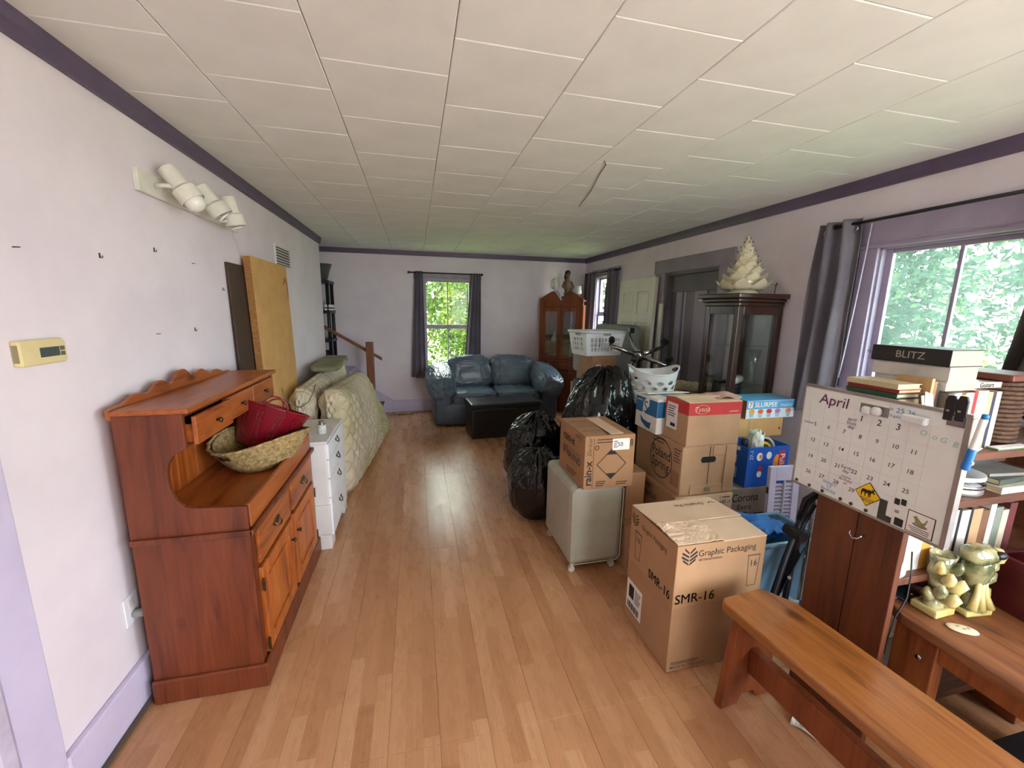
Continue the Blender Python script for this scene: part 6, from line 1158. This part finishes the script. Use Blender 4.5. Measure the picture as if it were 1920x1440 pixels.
# third shelf uprights (z 0.643)
xs = 1.60; row3 = (('red book at the far left of the lower shelf', 0.03, 0.20, (150, 40, 46)), ('white book beside the red one on the lower shelf', 0.03, 0.20, (216, 210, 204)), ('black-striped white book low behind the whiteboard corner', 0.02, 0.19, (60, 56, 58)), ('cream annual on the lower shelf', 0.04, 0.21, (206, 196, 180)), ('thin white binder on the lower shelf left of the ochre book', 0.035, 0.225, (226, 224, 222)), ('tall ochre book on the lower shelf', 0.045, 0.23, (196, 148, 66)), ('slim white and blue book on the lower shelf', 0.022, 0.22, (206, 212, 222)), ('dark brown book with tan stripe on the lower shelf', 0.038, 0.225, (58, 40, 42)), ('wide pale grey book on the lower shelf', 0.050, 0.215, (206, 202, 198)), ('narrow black book on the lower shelf', 0.015, 0.22, (30, 30, 36)), ('white ring book on the lower shelf', 0.045, 0.21, (220, 216, 212)), ('second narrow black book on the lower shelf', 0.014, 0.215, (34, 34, 38)), ('tan book at the right of the lower shelf', 0.05, 0.21, (190, 150, 112)), ('brown book right of the tan one on the lower shelf', 0.04, 0.20, (120, 84, 60)), ('white folder right of the brown book on the lower shelf', 0.03, 0.22, (224, 222, 218)), ('grey-green book near the right end of the lower shelf', 0.04, 0.205, (128, 136, 124)), ('cream paperback near the right end of the lower shelf', 0.035, 0.19, (210, 198, 172)), ('maroon book at the right end of the lower shelf', 0.04, 0.215, (104, 40, 44)))
for lb, w, h, c in row3: book(lb, (xs, 0.955, 0.6435), w-0.001, 0.16, h, c, group='books on the lower shelf'); xs += w
# top shelf odds and ends
GS = 'odds and ends on the bookcase shelves'
t = thing('tape_dispenser', 'black wedge-shaped tape dispenser in front of the upright books', 'dispenser', (1.635, 0.928, 1.0885), group=GS); MB().prism([(0, 0), (0.14, 0), (0.14, 0.012), (0.075, 0.13), (0.045, 0.145), (0.012, 0.13), (0, 0.09)], 'y', 0.0, 0.026).obj('body', M_BLK, t, bevel=0.004); MB().tube([(0.04, -0.002, 0.10), (0.04, 0.028, 0.10)], 0.025, 16).obj('spool', M_CHROME, t)
t = thing('saucer', 'small white saucer at the front of the top shelf', 'saucer', (1.885, 0.9445, 1.0885), group=GS); MB().lathe([(0.022, 0), (0.024, 0.003), (0.038, 0.010), (0.037, 0.0115), (0.020, 0.004)], 24, sy=0.35).obj('dish', M_WPL, t, smooth=True)
t = thing('green_folder', 'green folder lying flat at the right of the top shelf', 'folder', (1.98, 0.93, 1.0885), group=GS); B(((0, 0, 0), (0.17, 0.03, 0.005))).obj('cover', mat('green_card', (96, 132, 92), 0.6, (84, 118, 80)), t); B(((0.004, 0.0, 0.005), (0.168, 0.028, 0.008))).obj('papers', M_WHITE, t)
wk = thing('wicker_basket', 'brown wicker basket with a reddish lid at the right edge of the top shelf', 'basket', (2.13, 1.06, 1.0885), group=GS)
M_WIC = mat('brown_wicker', (96, 64, 42), 0.7, (60, 38, 26), 40, bump=0.5, bs=80)
for k in range(14): MB().tube([((0.075+0.012*math.sin(k*0.22))*math.cos(a)*(1.0), (0.085)*math.sin(a), 0.01+k*0.0165) for a in [2*math.pi*i/28 for i in range(28)]], 0.0085, 6, True).obj('coil', M_WIC, wk, smooth=True)
B(((-0.095, -0.10, 0.238), (0.095, 0.10, 0.262))).obj('lid', mat('red_leather', (120, 60, 48), 0.5, (100, 48, 40), 10), wk, bevel=0.006)
# second shelf (z 0.913)
t = thing('paper_plate_stack', 'stack of white paper plates on the second shelf', 'plates', (1.955, 1.025, 0.9535), group=GS)
for k in range(4): MB().lathe([(0.055, 0.0), (0.06, 0.001), (0.092, 0.016), (0.091, 0.018), (0.056, 0.003)], 28, c=(0, 0, 0.004*k), sy=0.95).obj('plate', M_WPL, t, smooth=True)
t = thing('cake_tin', 'low round silver tin under the paper plates on the second shelf', 'tin', (1.955, 1.025, 0.9135), group=GS); MB().lathe([(0.09, 0), (0.092, 0.003), (0.092, 0.030)], 32, sy=0.95).obj('body', M_ALU, t, smooth=True); MB().lathe([(0.095, 0.026), (0.095, 0.036), (0.09, 0.039)], 32, sy=0.95).obj('lid', M_CHROME, t, smooth=True)
flatbook('cream book lying at the front right of the second shelf', (2.065, 0.935, 0.9135), 0.24, 0.17, 0.026, (214, 206, 190), 0, GS)
flatbook('dark green book on top of the cream book on the second shelf', (2.075, 0.95, 0.940), 0.21, 0.15, 0.022, (72, 84, 74), 4, GS)
flatbook('grey magazine on top of the dark green book', (2.075, 0.98, 0.9625), 0.20, 0.14, 0.012, (150, 146, 140), -6, GS)

# ================================================================== LOW TABLE
M_TBT = wood('worn_brown_top', (126, 76, 46), (148, 96, 62), (84, 46, 28), 'y', 1.2, 0.5)
M_TBL = wood('table_leg_pine', (150, 84, 44), (168, 100, 56), (110, 56, 28), 'z', 1.0, 0.4)
tb = thing('low_table', 'low brown wooden table with plank legs in front of the bookcase', 'table', (1.665, -0.05, 0))
MB().prism([(0, 0), (0.62, 0), (0.62, 1.045), (0.10, 1.045), (0.03, 1.03), (0, 0.97)], 'z', 0.462, 0.50).obj('top', M_TBT, tb, bevel=0.006)
for yy in (0.05, 0.868):
    for x in (0.02, 0.545):
        lg = B(((x, yy, 0.002), (x+0.05, yy+0.125, 0.46))).obj('leg', M_TBL, tb, bevel=0.004)
        if x < 0.1: MB().lathe([(0.011, 0), (0.010, 0.004), (0.004, 0.006)], 14, M=Matrix.Translation((x, yy+0.045, 0.375)) @ Matrix.Rotation(R(-90), 4, 'Y')).obj('bolt', M_CHROME, lg, smooth=True)
for x in (0.03, 0.565): B(((x, 0.175, 0.39), (x+0.03, 0.868, 0.46))).obj('apron', M_TBL, tb, bevel=0.003)
B(((0.06, 0.10, 0.39), (0.565, 0.13, 0.46)), ((0.06, 0.92, 0.39), (0.565, 0.95, 0.46))).obj('apron', M_TBL, tb)
# pottery
M_POT = mat('yellow_green_glaze', (196, 186, 138), 0.12, (84, 90, 60), 11, coat=0.4, lo=0.40, hi=0.60); M_POTY = mat('cream_yellow_glaze', (218, 202, 142), 0.15, (196, 170, 92), 9, coat=0.4); M_POTG = mat('mottled_green_glaze', (88, 94, 62), 0.1, (172, 164, 118), 14, coat=0.5, lo=0.42, hi=0.62)
GV = 'glazed pottery on the low table'
v1 = thing('pottery_vase', 'yellow-green pottery vase with leaf relief, left of the pair on the low table', 'vase', (1.800, 0.915, 0.5005), 8, GV)
MB().prism([(-0.055, -0.035), (0.045, -0.045), (0.055, 0.035), (-0.045, 0.045)], 'z', 0, 0.028).obj('foot', M_POTY, v1, bevel=0.006)
MB().lathe([(0.040, 0.026), (0.030, 0.045), (0.026, 0.08), (0.032, 0.12), (0.041, 0.155), (0.037, 0.19), (0.044, 0.225), (0.040, 0.225), (0.031, 0.19), (0.030, 0.15)], 22, sx=1.05, sy=0.8).obj('body', M_POT, v1, smooth=True)
for k, (a, z0, s_) in enumerate(((250, 0.06, 1.1), (215, 0.085, 1.0), (285, 0.10, 1.0), (180, 0.06, 0.9), (235, 0.13, 0.9), (310, 0.07, 0.9), (200, 0.165, 0.8), (270, 0.165, 0.8))):
    d = Vector((math.cos(R(a)), math.sin(R(a))*0.85, 0)); MB().tube([d*0.030+Vector((0, 0, z0)), d*0.052*s_+Vector((0, 0, z0+0.012)), d*0.070*s_+Vector((0, 0, z0+0.034)), d*0.066*s_+Vector((0, 0, z0+0.05))], [0.012, 0.022*s_, 0.016*s_, 0.004], 8).obj('leaf', M_POTY if k % 2 == 0 else M_POTG, v1, smooth=True)
v2 = thing('pottery_pitcher', 'yellow-green pottery pitcher with bird-like spout, right of the pair on the low table', 'pitcher', (1.930, 0.890, 0.5005), -6, GV)
MB().prism([(-0.055, -0.04), (0.055, -0.04), (0.055, 0.04), (-0.055, 0.04)], 'z', 0, 0.022).obj('foot', M_POTY, v2, bevel=0.006)
MB().lathe([(0.048, 0.02), (0.034, 0.04), (0.024, 0.07), (0.023, 0.10), (0.036, 0.13), (0.044, 0.165), (0.040, 0.20), (0.034, 0.215)], 22).obj('body', M_POTG, v2, smooth=True)
MB().blob((-0.01, -0.005, 0.225), (0.062, 0.040, 0.034), 0.85, 26, 16, lambda q: 0.12*noise.noise(q*3)).obj('head', M_POTG, v2, smooth=True)
MB().tube([(0.03, -0.01, 0.235), (0.058, -0.012, 0.232), (0.076, -0.012, 0.214), (0.072, -0.012, 0.198), (0.052, -0.010, 0.194)], [0.016, 0.017, 0.016, 0.013, 0.008], 10).obj('spout', M_POTY, v2, smooth=True); MB().blob((0.030, -0.036, 0.236), (0.022, 0.014, 0.014), 0.9, 16, 10).obj('dark_opening', M_BLK, v2, smooth=True)
for z0, l_ in ((0.06, 0.062), (0.12, 0.074), (0.165, 0.072)): MB().tube([(0.02, -0.01, z0), (l_*0.7, -0.012, z0+0.012), (l_, -0.012, z0+0.028)], [0.018, 0.018, 0.004], 8).obj('wing_ridge', M_POTG if z0 > 0.1 else M_POTY, v2, smooth=True)
for sx_ in (-1, 0, 1): MB().tube([(0.012*sx_, -0.024, 0.13), (0.018*sx_, -0.030, 0.08), (0.038*sx_, -0.038, 0.03)], [0.008, 0.010, 0.014], 8).obj('flute', M_POTY, v2, smooth=True)
t = thing('flat_shell', 'flat cream shell lying on the low table near the pottery', 'shell', (1.785, 0.82, 0.5005), -35); MB().blob((0, 0, 0.004), (0.042, 0.024, 0.005), 0.9, 28, 10, lambda q: 0.05*noise.noise(q*5)).obj('disc', mat('shell_cream', (222, 206, 178), 0.7, (206, 186, 156), 14), t, smooth=True)
for k in range(3): MB().blob((-0.012+0.014*k, 0.004*(-1)**k, 0.0088), (0.006, 0.002, 0.001), 1, 10, 6).obj('slit', M_INKB, t)
t = thing('tablet', 'dark glossy tablet propped at the far end of the low table', 'tablet', (1.745, 0.955, 0.5005), 28, rot=(R(14), R(-8), R(28))); B(((0, 0, 0.004), (0.16, 0.011, 0.012))).obj('edge', M_CHROME, t); MB().prism([(0, 0), (0.17, 0.0), (0.17, 0.10), (0, 0.10)], 'z', 0.004, 0.011).obj('body', mat('tablet_glass', (28, 38, 44), 0.08, (24, 32, 38)), t, bevel=0.002)
t = thing('wooden_bowl', 'dark wooden bowl behind the tablet on the low table', 'bowl', (1.86, 1.04-0.045, 0.5005)); MB().lathe([(0.03, 0), (0.04, 0.005), (0.055, 0.05), (0.052, 0.05), (0.03, 0.01)], 24, sy=0.8).obj('bowl', M_BROWN, t, smooth=True); 
t = thing('crumpled_wrap', 'crumpled clear plastic wrap beside the bookcase panel', 'plastic', (1.625, 0.945, 0.6435), 0, GS); MB().blob((0.0, 0.0, 0.03), (0.022, 0.03, 0.03), 0.9, 30, 20, lambda q: 0.35*noise.noise(q*3.5)).obj('film', mat('clear_film', (190, 204, 206), 0.2, (150, 164, 168), 20), t, smooth=True)
tag(MB().tube([(1.668, 0.93, 0.74), (1.66, 0.915, 0.66), (1.645, 0.905, 0.58), (1.60, 0.90, 0.52), (1.585, 0.90, 0.44), (1.60, 0.91, 0.36)], 0.0025, 6).obj('black_cable', M_BLK, smooth=True), 'black cable hanging behind the bookcase panel edge', 'cable')
cr_ = thing('maroon_crate', 'maroon wooden crate of cards and plastic at the right edge of the low table', 'crate', (2.025, 0.56, 0.5005), -6)
M_MAR = wood('maroon_wood', (82, 22, 24), (96, 30, 30), (56, 12, 14), 'y', 0.8, 0.4, knots=False)
for b_ in (((0, 0, 0), (0.015, 0.36, 0.20)), ((0.225, 0, 0), (0.24, 0.36, 0.20)), ((0.015, 0.345, 0), (0.225, 0.36, 0.20)), ((0.015, 0, 0), (0.225, 0.015, 0.20)), ((0.015, 0.015, 0), (0.225, 0.345, 0.012))): B(b_).obj('board', M_MAR, cr_, bevel=0.003)
for k, (c, lb, a) in enumerate((((120, 190, 186), 'teal card standing in the maroon crate', 8), ((210, 226, 232), 'pale blue plastic packet in the maroon crate', -10), ((60, 96, 170), 'blue packet in the maroon crate', 16), ((226, 226, 224), 'white card in the maroon crate', -4))):
    t = thing('card_packet', lb, 'card', (2.06+0.02*k, 0.66+0.05*k, 0.514), 0, 'packets in the maroon crate', rot=(R(a*0.5), R(a), R(20*(-1)**k))); B(((0, 0, 0), (0.10, 0.004, 0.225+0.02*(k % 2)))).obj('sheet', mat('packet_%d' % k, c, 0.35, tuple(int(q*0.88) for q in c), 20), t); B(((0.02, -0.001, 0.09), (0.08, 0.0, 0.16))).obj('print', M_WHITE if k != 3 else M_TEAL, t)
ub = thing('storage_box', 'flat black plastic storage box under the low table', 'box', (1.735, 0.10, 0.0)); B(((0.0, 0.0, 0.002), (0.44, 0.60, 0.16))).obj('body', M_BLK, ub, bevel=0.01); B(((-0.008, -0.008, 0.16), (0.448, 0.608, 0.175))).obj('lid', mat('black_matte_lid', (26, 26, 28), 0.7, (34, 34, 36), 20), ub, bevel=0.004)
t = thing('magazine_pile', 'small pile of dark magazines on the floor under the table end', 'magazines', (1.76, 0.72, 0.0), 12)
for k in range(4): MB().box((0.003*k, 0.002*k, 0.003+0.008*k), (0.20+0.002*k, 0.12, 0.0105+0.008*k)).obj('magazine', mat('magazine_%d' % k, ((60, 62, 66), (110, 110, 108), (46, 48, 54), (84, 86, 90))[k], 0.4, (150, 150, 146), 14, lo=0.5, hi=0.75), t)
t = thing('paper_scrap', 'white paper scrap on the floor under the bench', 'paper', (1.40, 0.93, 0.001), 30); MB().grid(lambda u, v: Vector((0.13*u, 0.09*v, 0.004+0.012*abs(math.sin(u*5+v*3)))), 8, 8).obj('sheet', M_WHITE, t, solid=0.001)

# ================================================================== BENCH
be = thing('wooden_bench', 'long honey pine bench with plank legs in the right foreground', 'bench', (1.265, 1.195, 0), 5.0)
# local: x across (-0.135..0.135), y from 0 (far end) to -1.25 toward the viewer
ch_ = 0.05
MB().prism([(-0.137, -1.25+ch_), (-0.137+ch_*0.8, -1.25), (0.137-ch_, -1.25), (0.137, -1.25+ch_), (0.137, -0.11), (0.085, -0.012), (0.07, 0.0), (-0.115, 0.0), (-0.137, -0.02)], 'z', 0.412, 0.45).obj('seat_plank', M_BENCH, be, bevel=0.007)
M_BLEG = wood('bench_leg_pine', (130, 66, 34), (146, 78, 42), (96, 44, 22), 'z', 1.0, 0.4)
for y0, sgn in ((-0.03, 1), (-1.22, -1)):
    pts = [(-0.135, 0.002), (-0.05, 0.002), (-0.03, 0.04), (0.03, 0.04), (0.05, 0.002), (0.135, 0.002), (0.085, 0.411), (-0.085, 0.411)]
    MB().prism(pts, 'y', y0-0.036 if sgn > 0 else y0, y0 if sgn > 0 else y0+0.036).obj('leg', M_BLEG, be, bevel=0.004)
B(((-0.018, -1.18, 0.14), (0.018, -0.066, 0.25))).obj('stretcher', M_BLEG, be, bevel=0.004)

# ------------------------------------------------------------------ lettering becomes plain mesh
bpy.context.view_layer.update()
dg = bpy.context.evaluated_depsgraph_get()
for o in [k for k in bpy.data.objects if k.type == 'FONT']:
    me = bpy.data.meshes.new_from_object(o.evaluated_get(dg)); n = o.name; par, ml = o.parent, o.matrix_local.copy()
    bpy.data.objects.remove(o); q = bpy.data.objects.new(n, me); COL.objects.link(q); q.parent = par; q.matrix_local = ml
